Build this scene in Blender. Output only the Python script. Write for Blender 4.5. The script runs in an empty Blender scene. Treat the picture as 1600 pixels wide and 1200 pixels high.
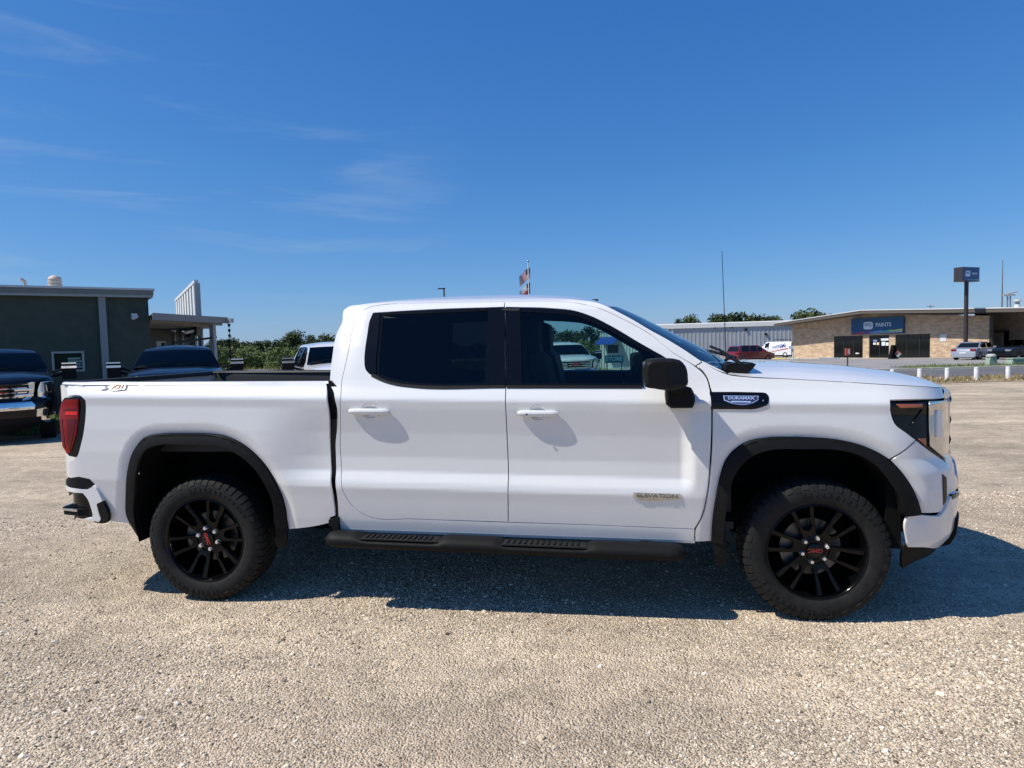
import bpy, math, random
import numpy as np
from mathutils import Vector, Matrix
from mathutils.geometry import delaunay_2d_cdt
rad = math.radians
random.seed(7); rng = np.random.default_rng(7)
SC = bpy.context.scene; COL = SC.collection
# ---------------------------------------------------------------- camera
CAM_F, CAM_P = 1037.5, np.array([2.6168, -4.8482, 1.6093])
def rotm(yaw, pitch, roll):
    cy, sy = math.cos(yaw), math.sin(yaw); cp, sp = math.cos(pitch), math.sin(pitch); cr, sr = math.cos(roll), math.sin(roll)
    return np.array([[cy,-sy,0],[sy,cy,0],[0,0,1]]) @ np.array([[1,0,0],[0,cp,-sp],[0,sp,cp]]) @ np.array([[cr,0,sr],[0,1,0],[-sr,0,cr]])
CAM_R = rotm(rad(8.507), rad(-3.343), rad(1.481))
cd = bpy.data.cameras.new('camera'); cam = bpy.data.objects.new('camera', cd); COL.objects.link(cam)
m3 = np.column_stack([CAM_R[:,0], CAM_R[:,2], -CAM_R[:,1]])
M = Matrix([[*m3[0], CAM_P[0]],[*m3[1], CAM_P[1]],[*m3[2], CAM_P[2]],[0,0,0,1]]); cam.matrix_world = M
cd.sensor_width = 36; cd.lens = CAM_F/1600*36; cd.clip_end = 4000; cd.clip_start = .05
SC.camera = cam
SC.render.resolution_x, SC.render.resolution_y = 1024, 768
# ---------------------------------------------------------------- world, sun, exposure
SUN = Vector((-.75, -.285, 1.0)).normalized()
SUN_EL = math.asin(SUN.z); SUN_ROT = math.atan2(SUN.x, SUN.y)
W = bpy.data.worlds.new('World'); SC.world = W; W.use_nodes = True
nt = W.node_tree; nt.nodes.clear(); N = nt.nodes.new; L = nt.links.new
wo = N('ShaderNodeOutputWorld'); bg = N('ShaderNodeBackground'); sky = N('ShaderNodeTexSky')
sky.sky_type = 'NISHITA'; sky.sun_disc = False; sky.sun_elevation = SUN_EL; sky.sun_rotation = SUN_ROT
sky.air_density = 1.0; sky.dust_density = .25; sky.ozone_density = 3.0; sky.altitude = 200
sp_ = N('ShaderNodeSeparateColor'); cb = N('ShaderNodeCombineColor'); L(sky.outputs[0], sp_.inputs[0])
for i_, (a_, g_) in enumerate(((.60, 1.16), (.715, .80), (1.0, .55))):    # clear-day colour response of the sky, per channel
    q1 = N('ShaderNodeMath'); q1.operation = 'MULTIPLY'; q1.inputs[1].default_value = .1; q2 = N('ShaderNodeMath'); q2.operation = 'POWER'; q2.inputs[1].default_value = g_
    q3 = N('ShaderNodeMath'); q3.operation = 'MULTIPLY'; q3.inputs[1].default_value = a_*10
    L(sp_.outputs[i_], q1.inputs[0]); L(q1.outputs[0], q2.inputs[0]); L(q2.outputs[0], q3.inputs[0]); L(q3.outputs[0], cb.inputs[i_])
tc = N('ShaderNodeTexCoord'); mp = N('ShaderNodeMapping'); mp.inputs['Scale'].default_value = (2.2, 1.2, 17); mp.inputs['Rotation'].default_value = (0, rad(-17), 0)
nz = N('ShaderNodeTexNoise'); nz.inputs['Scale'].default_value = 1.25; nz.inputs['Detail'].default_value = 8; nz.inputs['Roughness'].default_value = .58; nz.inputs['Distortion'].default_value = .5
cr = N('ShaderNodeMapRange'); cr.interpolation_type = 'SMOOTHSTEP'; cr.inputs[1].default_value = .49; cr.inputs[2].default_value = .80
_c = CAM_R @ np.array([(260-800)/CAM_F, 1, -(400-600)/CAM_F]); _c /= np.linalg.norm(_c)
dt = N('ShaderNodeVectorMath'); dt.operation = 'DOT_PRODUCT'; dt.inputs[1].default_value = tuple(_c)
cr2 = N('ShaderNodeMapRange'); cr2.interpolation_type = 'SMOOTHSTEP'; cr2.inputs[1].default_value = math.cos(rad(26)); cr2.inputs[2].default_value = math.cos(rad(6))
ml = N('ShaderNodeMath'); ml.operation = 'MULTIPLY'; ml2 = N('ShaderNodeMath'); ml2.operation = 'MULTIPLY'; ml2.inputs[1].default_value = .44
mx = N('ShaderNodeMix'); mx.data_type = 'RGBA'; mx.inputs[7].default_value = (4.4, 5.7, 7.4, 1)
L(tc.outputs['Generated'], mp.inputs['Vector']); L(mp.outputs[0], nz.inputs['Vector']); L(tc.outputs['Generated'], dt.inputs[0])
L(nz.outputs['Fac'], cr.inputs[0]); L(dt.outputs['Value'], cr2.inputs[0]); L(cr.outputs[0], ml.inputs[0]); L(cr2.outputs[0], ml.inputs[1])
L(ml.outputs[0], ml2.inputs[0]); L(ml2.outputs[0], mx.inputs[0]); L(cb.outputs[0], mx.inputs[6])
L(mx.outputs[2], bg.inputs['Color']); bg.inputs['Strength'].default_value = .084; L(bg.outputs[0], wo.inputs['Surface'])
sd = bpy.data.lights.new('sun', 'SUN'); so = bpy.data.objects.new('sun', sd); COL.objects.link(so)
sd.energy = 5.0; sd.angle = rad(.53); sd.color = (1, .95, .855)
so.rotation_euler = SUN.to_track_quat('Z', 'Y').to_euler(); so.location = (0, 0, 30)
SC.view_settings.view_transform = 'Standard'; SC.view_settings.look = 'None'; SC.view_settings.exposure = .12; SC.view_settings.gamma = 1
SC.view_settings.use_curve_mapping = False
SC.render.engine = 'CYCLES'; SC.cycles.max_bounces = 8; SC.cycles.transparent_max_bounces = 16
# ---------------------------------------------------------------- helpers: projection
def ray(px, py): return CAM_R @ np.array([(px-800)/CAM_F, 1, -(py-600)/CAM_F])
FW = CAM_R[:,1].copy()
def at(px, py, D): return CAM_P + ray(px, py)*D                       # pixel at forward depth D
def plane(px, py, axis, val):
    d = ray(px, py); return CAM_P + d*((val-CAM_P[axis])/d[axis])
def depth(x, y): return (x-CAM_P[0])*FW[0] + (y-CAM_P[1])*FW[1]
FH = np.array([FW[0], FW[1]])/math.hypot(FW[0], FW[1]); RH = np.array([FH[1], -FH[0]])
def gz(x, y):
    D = depth(x, y); return -.0115*np.maximum(0, np.minimum(D, 160)-6)
def gpt(px, D):                                                         # ground point in column px at depth D
    h = 600
    for i in range(6):
        p = at(px, h, D); e = p[2]-gz(p[0], p[1]); h += e/D*CAM_F
    p = at(px, h, D); return np.array([p[0], p[1], float(gz(p[0], p[1]))])
def lat(l, D): q = np.array(CAM_P[:2]) + RH*l + FH*D; return q       # lateral / forward on the ground
# ---------------------------------------------------------------- helpers: materials
MATS = {}
def mat(name, col, rough=.6, metal=0, coat=0, noise=0, nscale=20, bump=0, bscale=60, spec=.5, emit=None, detail=6, bdist=.01, coords='Object'):
    m = bpy.data.materials.new(name); m.use_nodes = True; n = m.node_tree; b = n.nodes['Principled BSDF']
    b.inputs['Base Color'].default_value = (*col, 1); b.inputs['Roughness'].default_value = rough; b.inputs['Metallic'].default_value = metal
    b.inputs['Specular IOR Level'].default_value = spec
    if coat: b.inputs['Coat Weight'].default_value = coat; b.inputs['Coat Roughness'].default_value = .03
    tcn = n.nodes.new('ShaderNodeTexCoord')
    if noise:
        t = n.nodes.new('ShaderNodeTexNoise'); t.inputs['Scale'].default_value = nscale; t.inputs['Detail'].default_value = detail
        n.links.new(tcn.outputs[coords], t.inputs['Vector'])
        r = n.nodes.new('ShaderNodeMapRange'); r.inputs[1].default_value = .3; r.inputs[2].default_value = .7
        r.inputs[3].default_value = 1-noise; r.inputs[4].default_value = 1+noise
        mm = n.nodes.new('ShaderNodeVectorMath'); mm.operation = 'SCALE'; mm.inputs[0].default_value = col
        n.links.new(t.outputs['Fac'], r.inputs[0]); n.links.new(r.outputs[0], mm.inputs['Scale']); n.links.new(mm.outputs[0], b.inputs['Base Color'])
    if bump:
        t = n.nodes.new('ShaderNodeTexNoise'); t.inputs['Scale'].default_value = bscale; t.inputs['Detail'].default_value = 4
        n.links.new(tcn.outputs[coords], t.inputs['Vector'])
        bp = n.nodes.new('ShaderNodeBump'); bp.inputs['Strength'].default_value = bump; bp.inputs['Distance'].default_value = bdist
        n.links.new(t.outputs['Fac'], bp.inputs['Height']); n.links.new(bp.outputs[0], b.inputs['Normal'])
    if emit: b.inputs['Emission Color'].default_value = (*emit, 1); b.inputs['Emission Strength'].default_value = 1
    MATS[name] = m; return m
def glass(name, tint, refl=1.0, rough=0.0):
    m = bpy.data.materials.new(name); m.use_nodes = True; n = m.node_tree; n.nodes.clear()
    o = n.nodes.new('ShaderNodeOutputMaterial'); a = n.nodes.new('ShaderNodeBsdfTransparent'); g = n.nodes.new('ShaderNodeBsdfGlossy')
    a.inputs[0].default_value = (*tint, 1); g.inputs['Roughness'].default_value = rough
    f = n.nodes.new('ShaderNodeFresnel'); f.inputs[0].default_value = 1.5
    mu = n.nodes.new('ShaderNodeMath'); mu.operation = 'MULTIPLY'; mu.inputs[1].default_value = refl
    x = n.nodes.new('ShaderNodeMixShader'); n.links.new(f.outputs[0], mu.inputs[0]); n.links.new(mu.outputs[0], x.inputs[0])
    n.links.new(a.outputs[0], x.inputs[1]); n.links.new(g.outputs[0], x.inputs[2]); n.links.new(x.outputs[0], o.inputs[0])
    MATS[name] = m; return m
paint_white = mat('white_paint', (.73, .722, .708), .26, coat=.9, noise=.012, nscale=3, bump=.015, bscale=400, bdist=.001)
paint_black = mat('black_paint', (.004, .005, .009), .2, coat=.22, spec=.25, bump=.01, bscale=400, bdist=.001)
trim = mat('satin_black_trim', (.0085, .0085, .009), .58, noise=.15, nscale=80, bump=.15, bscale=500, bdist=.001, spec=.14)
gloss_black = mat('gloss_black', (.003, .003, .004), .16, spec=.32)
rimblack = mat('rim_black', (.0022, .0022, .0026), .14, spec=.16, coat=.12)
rubber = mat('rubber', (.015, .0148, .0145), .75, spec=.22, noise=.25, nscale=25, bump=.2, bscale=200, bdist=.002)
dark = mat('dark_void', (.006, .006, .006), .9, spec=.1)
liner = mat('bed_liner', (.012, .012, .013), .6, bump=.4, bscale=300, bdist=.002)
chrome = mat('chrome', (.75, .76, .78), .08, 1, noise=.03, nscale=10)
steel = mat('brake_steel', (.12, .12, .125), .4, 1, noise=.1)
nutsteel = mat('lug_nut_chrome', (.8, .8, .8), .22, .85)
redbadge = mat('badge_red', (.55, .04, .035), .35)
interior = mat('cabin_black', (.010, .010, .011), .7, noise=.1)
lampred = mat('tail_lamp_red', (.24, .003, .004), .10, spec=.35)
lampdark = mat('tail_lamp_dark_red', (.10, .002, .003), .12, spec=.4)
lampred2 = mat('tail_lamp_bright_red', (.75, .02, .015), .15, spec=.4)
amber = mat('amber_lens', (.45, .10, .02), .2, coat=1)
lens = mat('head_lamp_lens', (.004, .0045, .005), .08, spec=.4)
lampclear = mat('lamp_clear', (.62, .60, .56), .12, .85, coat=1)
glass_front = glass('tinted_front_glass', (.52, .70, .69), .9)
glass_rear = glass('privacy_glass', (.085, .10, .11), .9)
glass_wind = glass('windshield_glass', (.34, .56, .64), 1.1)
glass_parked = glass('parked_windshield_glass', (.10, .14, .16), .55)
badge_grey = mat('badge_grey', (.58, .53, .44), .35, .5); badge_dim = mat('badge_letter_grey', (.16, .14, .11), .5, .3)
badge_blue = mat('badge_pale_blue', (.35, .45, .75), .4)
badge_dark = mat('badge_navy', (.02, .03, .06), .4)
# ---------------------------------------------------------------- helpers: mesh builder and linking
class MB:
    def __init__(s): s.v = []; s.f = []; s.mi = []; s.cur = 0
    def add(s, vs, fs):
        b = len(s.v); s.v += [tuple(map(float, p)) for p in vs]; s.f += [tuple(b+i for i in f) for f in fs]; s.mi += [s.cur]*len(fs); return s
    def box(s, c, d, rz=0, M=None):
        hx, hy, hz = d[0]/2, d[1]/2, d[2]/2; vs = []
        for x in (-hx, hx):
            for y in (-hy, hy):
                for z in (-hz, hz):
                    X, Y = x*math.cos(rz)-y*math.sin(rz), x*math.sin(rz)+y*math.cos(rz); vs.append((c[0]+X, c[1]+Y, c[2]+z))
        if M is not None: vs = [tuple(M @ Vector(v)) for v in vs]
        return s.add(vs, [(0,1,3,2),(4,6,7,5),(0,4,5,1),(2,3,7,6),(0,2,6,4),(1,5,7,3)])
    def bx(s, a, b):
        return s.box([(a[i]+b[i])/2 for i in range(3)], [abs(b[i]-a[i]) for i in range(3)])
    def tube(s, pts, r, n=10, cap=True):
        pts = [Vector(p) for p in pts]; rr = r if isinstance(r, (list, tuple)) else [r]*len(pts); vs = []; fs = []
        up = Vector((0, 0, 1)); 
        for i, p in enumerate(pts):
            d = (pts[min(i+1, len(pts)-1)]-pts[max(i-1, 0)]).normalized()
            a = d.cross(up); a = a.normalized() if a.length > 1e-3 else Vector((1, 0, 0)); b = a.cross(d)
            for k in range(n): t = 2*math.pi*k/n; vs.append(p+a*math.cos(t)*rr[i]+b*math.sin(t)*rr[i])
        for i in range(len(pts)-1):
            for k in range(n): fs.append((i*n+k, i*n+(k+1) % n, (i+1)*n+(k+1) % n, (i+1)*n+k))
        if cap: fs.append(tuple(range(n))[::-1]); fs.append(tuple((len(pts)-1)*n+k for k in range(n)))
        return s.add(vs, fs)
    def lathe(s, prof, c, axis='y', n=48, sgn=1):                      # prof: (r, h) along the axis
        vs = []; fs = []
        for r, h in prof:
            for k in range(n):
                t = 2*math.pi*k/n; a, b = r*math.cos(t), r*math.sin(t)
                vs.append({'y': (c[0]+a, c[1]+h*sgn, c[2]+b), 'z': (c[0]+a, c[1]+b, c[2]+h), 'x': (c[0]+h, c[1]+a, c[2]+b)}[axis])
        for i in range(len(prof)-1):
            for k in range(n): fs.append((i*n+k, i*n+(k+1) % n, (i+1)*n+(k+1) % n, (i+1)*n+k))
        return s.add(vs, fs)
    def prism(s, poly, h0, h1, axis='y', T=None):                       # poly in the plane normal to axis
        n = len(poly); g = {'y': lambda a, b, h: (a, h, b), 'z': lambda a, b, h: (a, b, h), 'x': lambda a, b, h: (h, a, b)}[axis]
        vs = [g(a, b, h0) for a, b in poly]+[g(a, b, h1) for a, b in poly]
        if T is not None: vs = [tuple(T @ Vector(v)) for v in vs]
        return s.add(vs, [tuple(range(n)), tuple(range(n, 2*n))[::-1]]+[(i, (i+1) % n, n+(i+1) % n, n+i) for i in range(n)])
    def grid(s, P):                                                     # P: rows of points
        R, C = len(P), len(P[0]); return s.add([p for r in P for p in r], [(i*C+j, i*C+j+1, (i+1)*C+j+1, (i+1)*C+j) for i in range(R-1) for j in range(C-1)])
    def obj(s, name, m, parent=None, smooth=None, fixn=True):
        me = bpy.data.meshes.new(name); me.from_pydata(s.v, [], s.f)
        for q in (m if isinstance(m, (list, tuple)) else [m]): me.materials.append(q)
        if any(s.mi): me.polygons.foreach_set('material_index', s.mi)
        if fixn:
            import bmesh
            b = bmesh.new(); b.from_mesh(me); bmesh.ops.recalc_face_normals(b, faces=b.faces); b.to_mesh(me); b.free()
        if smooth is not None: me.shade_smooth(); me.set_sharp_from_angle(angle=rad(smooth))
        me.update(); return link(name, me, parent)
def link(name, me, parent=None):
    o = bpy.data.objects.new(name, me); COL.objects.link(o)
    if parent is not None: o.parent = parent
    return o
def empty(name, label, cat, loc=(0,0,0), rz=0, group=None):
    o = bpy.data.objects.new(name, None); COL.objects.link(o); o.location = loc; o.rotation_euler = (0, 0, rz); o.empty_display_size = .2
    o['label'] = label; o['category'] = cat
    if group: o['group'] = group
    return o
def tag(o, label, cat, group=None):
    o['label'] = label; o['category'] = cat
    if group: o['group'] = group
    return o
def kids(o): return [c for c in bpy.data.objects if c.parent == o]
def text(name, s, size, m, parent, mtx, ext=.002, align='CENTER', xs=1, shear=0):
    cu = bpy.data.curves.new('t', 'FONT'); cu.body = s; cu.size = size; cu.extrude = ext; cu.align_x = align; cu.align_y = 'CENTER'; cu.offset = size*.012; cu.shear = shear; cu.resolution_u = 3
    t = bpy.data.objects.new('t', cu); COL.objects.link(t); dg = bpy.context.evaluated_depsgraph_get()
    me = bpy.data.meshes.new_from_object(t.evaluated_get(dg)); bpy.data.objects.remove(t); bpy.data.curves.remove(cu)
    me.materials.clear(); me.materials.append(m); me.transform(mtx @ Matrix.Diagonal((xs, 1, 1, 1))); me.name = name
    return link(name, me, parent)
def smooth_poly(P, step=.03, corner=42, closed=True):
    P = [np.array(p, float) for p in P]; n = len(P); out = []
    def tan(i):
        if not closed and i in (0, n-1): return None
        a, b, c = P[i-1], P[i], P[(i+1) % n]; d1, d2 = b-a, c-b; l1, l2 = np.hypot(*d1), np.hypot(*d2)
        if l1 < 1e-6 or l2 < 1e-6: return None
        ang = math.degrees(math.acos(max(-1, min(1, d1@d2/(l1*l2)))))
        if ang > corner: return None
        return (d1/l1*l2+d2/l2*l1)/(l1+l2)
    T = [tan(i) for i in range(n)]
    for i in range(n if closed else n-1):
        a, b = P[i], P[(i+1) % n]; l = np.hypot(*(b-a)); k = max(1, int(math.ceil(l/step)))
        ta = T[i] if T[i] is not None else (b-a)/max(l, 1e-9); tb = T[(i+1) % n] if T[(i+1) % n] is not None else (b-a)/max(l, 1e-9)
        for j in range(k):
            t = j/k; h = (2*t**3-3*t**2+1)*a+(t**3-2*t**2+t)*ta*l+(-2*t**3+3*t**2)*b+(t**3-t**2)*tb*l; out.append(h)
    if not closed: out.append(P[-1])
    return np.array(out)
def inside(pts, poly):
    x, y = pts[:,0], pts[:,1]; r = np.zeros(len(pts), bool); n = len(poly); j = n-1
    for i in range(n):
        xi, yi = poly[i]; xj, yj = poly[j]
        if yi != yj: r ^= ((yi > y) != (yj > y)) & (x < (xj-xi)*(y-yi)/(yj-yi)+xi)
        j = i
    return r
def segdist(pts, poly, closed=True):
    d = np.full(len(pts), 1e9); n = len(poly)
    for i in range(n if closed else n-1):
        a, b = poly[i], poly[(i+1) % n]; ab = b-a; l = ab@ab
        if l < 1e-14: continue
        t = np.clip(((pts-a)@ab)/l, 0, 1); q = a+t[:,None]*ab; d = np.minimum(d, np.hypot(*(pts-q).T))
    return d
def area2(p): x, y = p[:,0], p[:,1]; return float((x*np.roll(y, -1)-y*np.roll(x, -1)).sum())
def inset(P, g):
    if not g: return P
    s = 1 if area2(P) > 0 else -1; e = np.roll(P, -1, 0)-P; l = np.hypot(*e.T)[:,None]; l[l < 1e-9] = 1e-9; e = e/l; nrm = np.stack([-e[:,1], e[:,0]], 1)*s
    v = nrm+np.roll(nrm, 1, 0); v /= np.maximum(np.hypot(*v.T)[:,None], .5); return P+v*g
def sheet(name, outer, holes, mapf, m, parent, side=1, res=.026, gap=0, lip=.02, smooth=True):
    """A curved panel: outline in a 2-D domain, mapf(pts)->(pos, outward normal)."""
    O = smooth_poly(outer) if smooth else np.array(outer, float); O = inset(O, gap); Hs = [inset(smooth_poly(h) if smooth else np.array(h, float), -gap*.4) for h in holes]
    lo, hi = O.min(0), O.max(0); xs = np.arange(lo[0]+res/2, hi[0], res); ys = np.arange(lo[1]+res/2, hi[1], res)
    G = np.array([(a+(res/2 if j % 2 else 0), b) for j, b in enumerate(ys) for a in xs]) if len(xs) and len(ys) else np.zeros((0, 2))
    if len(G):
        k = inside(G, O) & (segdist(G, O) > res*.45)
        for h in Hs: k &= ~inside(G, h) & (segdist(G, h) > res*.45)
        G = G[k]
    pts = [tuple(p) for p in O]; ed = [(i, (i+1) % len(O)) for i in range(len(O))]; loops = [list(range(len(O)))]
    for h in Hs:
        b = len(pts); pts += [tuple(p) for p in h]; ed += [(b+i, b+(i+1) % len(h)) for i in range(len(h))]; loops.append([b+i for i in range(len(h))])
    pts += [tuple(p) for p in G]
    vo, eo, fo, ov, oe, of = delaunay_2d_cdt([Vector(p) for p in pts], ed, [], 0, 1e-7)
    V2 = np.array([tuple(v) for v in vo]); F = np.array([f for f in fo]); cen = V2[F].mean(1)
    k = inside(cen, O)
    for h in Hs: k &= ~inside(cen, h)
    F = F[k]; a, b, c = V2[F[:,0]], V2[F[:,1]], V2[F[:,2]]; ar = (b[:,0]-a[:,0])*(c[:,1]-a[:,1])-(b[:,1]-a[:,1])*(c[:,0]-a[:,0])
    F = F[np.abs(ar) > 1e-9]; pos, nrm = mapf(V2)
    tn = np.cross(pos[F[:,1]]-pos[F[:,0]], pos[F[:,2]]-pos[F[:,0]]); fl = (tn*nrm[F[:,0]]).sum(1) < 0; F[fl] = F[fl][:, ::-1]
    V = [pos]; NN = [nrm]; FF = [tuple(f) for f in F]; base = len(pos)
    for li, P2 in enumerate([O]+Hs):
        P2 = np.array(P2); p, q = mapf(P2); n = len(P2)
        t = np.roll(p, -1, 0)-np.roll(p, 1, 0); o = np.cross(t, q); o /= np.maximum(np.linalg.norm(o, axis=1)[:,None], 1e-9)
        s = 1 if (area2(P2) > 0) else -1
        if lip:
            h = np.stack([p-q*.0, p-q*lip], 0).reshape(-1, 3)
            V.append(h); nn = (q*.6+o*(1 if li == 0 else -1)*.8); 
            cdir = p-p.mean(0)
            if (o*cdir).sum() < 0: nn = (q*.6-o*(1 if li == 0 else -1)*.8)
            nn /= np.linalg.norm(nn, axis=1)[:,None]; n2 = nn-q*(nn*q).sum(1)[:,None]; n2 /= np.maximum(np.linalg.norm(n2, axis=1)[:,None], 1e-9)
            NN.append(nn); NN.append(n2)
            for i in range(n): j = (i+1) % n; FF.append((base+i, base+j, base+n+j, base+n+i))
            base += 2*n
    V = np.concatenate(V); NN = np.concatenate(NN)
    for i, f in enumerate(FF):
        if len(f) == 4:
            n_ = np.cross(V[f[1]]-V[f[0]], V[f[2]]-V[f[0]])
            if n_@NN[f[0]] < 0: FF[i] = f[::-1]
    if side < 0: V = V*[1, -1, 1]; NN = NN*[1, -1, 1]; FF = [f[::-1] for f in FF]
    me = bpy.data.meshes.new(name); me.from_pydata(V.tolist(), [], FF); me.materials.append(m); me.shade_smooth()
    me.normals_split_custom_set_from_vertices(NN.tolist()); me.update(); return link(name, me, parent)
# ================================================================ the white pickup
# body side surface: half width as a function of (x, z); x forward from the rear axle, metres
PZ = np.array([.20,.30,.45,.55,.70,.765,.80,.86,.95,1.10,1.25,1.305,1.325,1.38,1.42,1.62,1.80,1.86,1.90,1.925,1.945,1.96])
PY = np.array([.89,.92,.950,.968,  .989,1.0,.994,.966,.962,.974,.996,1.001,.990,.956,.936,.850,.764,.733,.69,.63,.54,.40])
PYF = PY.copy(); PYF[(PZ > .78) & (PZ < 1.2)] = np.interp(PZ[(PZ > .78) & (PZ < 1.2)], [.765, .95, 1.15, 1.25], [1.0, 1.007, 1.004, .998])
_z = np.linspace(.1, 2.1, 2001)
def _sm(v):
    y = np.interp(_z, PZ, v); k = np.exp(-.5*(np.arange(-30, 31)/5.)**2); k /= k.sum(); yp = np.pad(y, 30, mode='edge'); return np.convolve(yp, k, 'valid')
TA, TB = _sm(PY), _sm(PYF)
def sst(x, a, b): t = np.clip((x-a)/(b-a), 0, 1); return t*t*(3-2*t)
def nose(z): return np.interp(z, [.25,.35,.45,.55,.65,.75,.85,.93,1.0,1.26,1.5], [-.10,-.03,.035,.045,.05,.055,.04,.0,0,0,0])
def taper(x, z):
    t = np.clip((x-nose(z)-4.03)/.662, 0, .9999); f = (1-t**2.6)**.5
    r = np.clip((-.82-x)/.30, 0, .9999); g = 1-.20*(1-np.sqrt(np.maximum(1-r**2.2, 0)))**1.0
    return f*g
ARCHES = []
def YS(x, z, bulge=True):
    zp = z+.022*(x-1.0); w = sst(x, .42, .86)*(1-sst(x, 3.0, 3.09))
    y = np.interp(zp, _z, TA)*w+np.interp(zp, _z, TB)*(1-w)
    y = y-.03*sst(-x, -1.08, -.90)*sst(zp, 1.30, 1.90)*sst(x, .5, .6)
    if bulge and ARCHES:
        P = np.stack([x, z], 1)
        for A, a, b in ARCHES:
            k = (x > a-.2) & (x < b+.2)
            if k.any(): d = segdist(P[k], A, False); y = y.copy(); q_ = np.clip(1-(d-.002)/.070, 0, 1); y[k] -= .018*(q_*q_*(.5)+.5*q_)
    return y*taper(x, z)
def YM(off=0.0, bulge=True):
    def f(P):
        x, z = P[:,0], P[:,1]; e = .004; y = YS(x, z, bulge)
        gx = (YS(x+e, z, bulge)-YS(x-e, z, bulge))/(2*e); gzz = (YS(x, z+e, bulge)-YS(x, z-e, bulge))/(2*e)
        n = np.stack([-gx, -np.ones_like(x), -gzz], 1); n /= np.linalg.norm(n, axis=1)[:,None]
        p = np.stack([x, -y, z], 1)+n*off; return p, n
    return f
def S(L, flat=None):
    """pixels -> (x, z) where their rays meet the near body side"""
    out = []
    for px, py in L:
        d = ray(px, py); t = (np.linspace(-1.12, -.3, 165)-CAM_P[1])/d[1]; p = CAM_P+t[:,None]*d
        g = -p[:,1]-YS(p[:,0], p[:,2], False); k = np.where(g <= 0)[0]
        if len(k) and k[0] > 0:
            i = k[0]; u = g[i-1]/(g[i-1]-g[i]); q = p[i-1]*(1-u)+p[i]*u
        else: q = p[np.argmin(np.abs(g))]
        out.append((q[0], q[2]))
    return out
RF_OUT = [(220,843),(197,807),(198,760),(200,727),(208,703),(223,685),(247,679),(280,678),(313,678),(353,683),(373,692),(400,713),(423,743),(438,773),(445,800),(448,823)]
RF_IN = [(226,843),(213,807),(214,760),(218,727),(230,703),(253,695),(283,694.5),(313,695),(347,698),(373,710),(397,730),(413,753),(425,777),(430,810),(433,838)]
FF_OUT = [(1112.5,847),(1114,819),(1120,777),(1127,742),(1136,717.5),(1150,702),(1171,690),(1199,685),(1255,684),(1318,689.5),(1346,696.5),(1377.5,710.5),(1409,737),(1426.5,763),(1435,787.5),(1439,804)]
FF_IN = [(1131,847),(1132.5,819),(1138,777),(1146.5,745.5),(1160.5,723),(1181.5,709),(1202.5,703.5),(1255,702),(1307.5,703.5),(1339,710.5),(1363.5,724.5),(1388,751),(1404,777),(1411,805)]
rfo, rfi, ffo, ffi = S(RF_OUT), S(RF_IN), S(FF_OUT), S(FF_IN)
for A in (rfo, ffo):
    sp = smooth_poly(A, .02, 60, False)
    for _ in range(14): sp[1:-1] = .25*sp[:-2]+.5*sp[1:-1]+.25*sp[2:]
    ARCHES.append((sp, sp[:,0].min(), sp[:,0].max()))
TR = empty('pickup_truck', 'large white crew cab pickup truck with black wheels parked side-on across the gravel in front', 'pickup truck')
B_GAP = [(789,471),(790,540),(790.5,600),(793,700),(793.8,760),(794,816)]
fg = [(794,816),(900,819.5),(1085,827),(1095,810),(1105,772),(1110,715),(1111,698),(1112,632),(1108.6,605),(1104.5,591),(1096,580),(1085,571.5)]
top_f = [(1055,553),(1016.5,522.5),(972.5,498),(934,481),(904,474),(862.5,471),(821,470.5)]
rg_top = [(700,472.5),(640,474),(602,475.6),(578,480),(564,487.5),(556,497),(551,514),(546,540),(539,573),(534,594),(532,620),(531.6,654),(531.6,700),(533,750),(535,765),(542,779),(552,792),(565,802),(579,808),(645,811)]
winR = [(583,488.7),(640,485),(700,482),(788.6,479.5),(789.6,604),(700,604),(642.5,602.7),(623.5,600),(600,593.5),(585,588),(576,583),(571,576),(569.5,565),(570.5,547),(574,523),(578,500)]
winF = [(790.6,479.5),(862.5,481.5),(898,485.5),(923,493.6),(956,510),(1000,536),(1022,548.6),(1040,559),(1052,570),(1052,590),(1040,603),(1005,604.5),(791.6,604)]
glR = [(598,491),(700,487),(763,484),(757,598),(645,597),(625,594),(604,588.5),(592,584),(593,560),(596,520)]
glF = [(813,486),(862,488),(895,491.5),(921,500),(953,516),(996,541),(1018,553),(1028,560),(1026,572),(1014,598),(816,598)]
PANELS = []
def both(name, outer, holes, m, parent=TR, gap=.003, off=0, lip=.02, res=.024, label=None, sides=(1, -1), bulge=True, smooth=True):
    o2 = []
    for s in sides:
        o = sheet(name, outer, holes, YM(off, bulge), m, parent, s, res, gap, lip, smooth); o2.append(o)
        if label: o['label'] = label
    return o2
# bed side
bed = S([(105,619),(104,607),(109,598.5),(125,597)])+S([(250,596.5),(400,596),(495,595.6),(506,595.8),(510,598.5),(511,604),(513,640),(515.5,690),(517.5,740),(521,780),(524,806),(516,809),(516,817),(500,821),(450,828)])+rfo[::-1][0:]+S([(197,818),(172,815),(170,807),(162,780),(147,757),(140,749),(120,745),(107,744),(107,722),(117,717),(127,690),(133,653),(133,626),(127,620)])
bedside = both('bed_side', bed, [], paint_white, res=.013)
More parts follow.
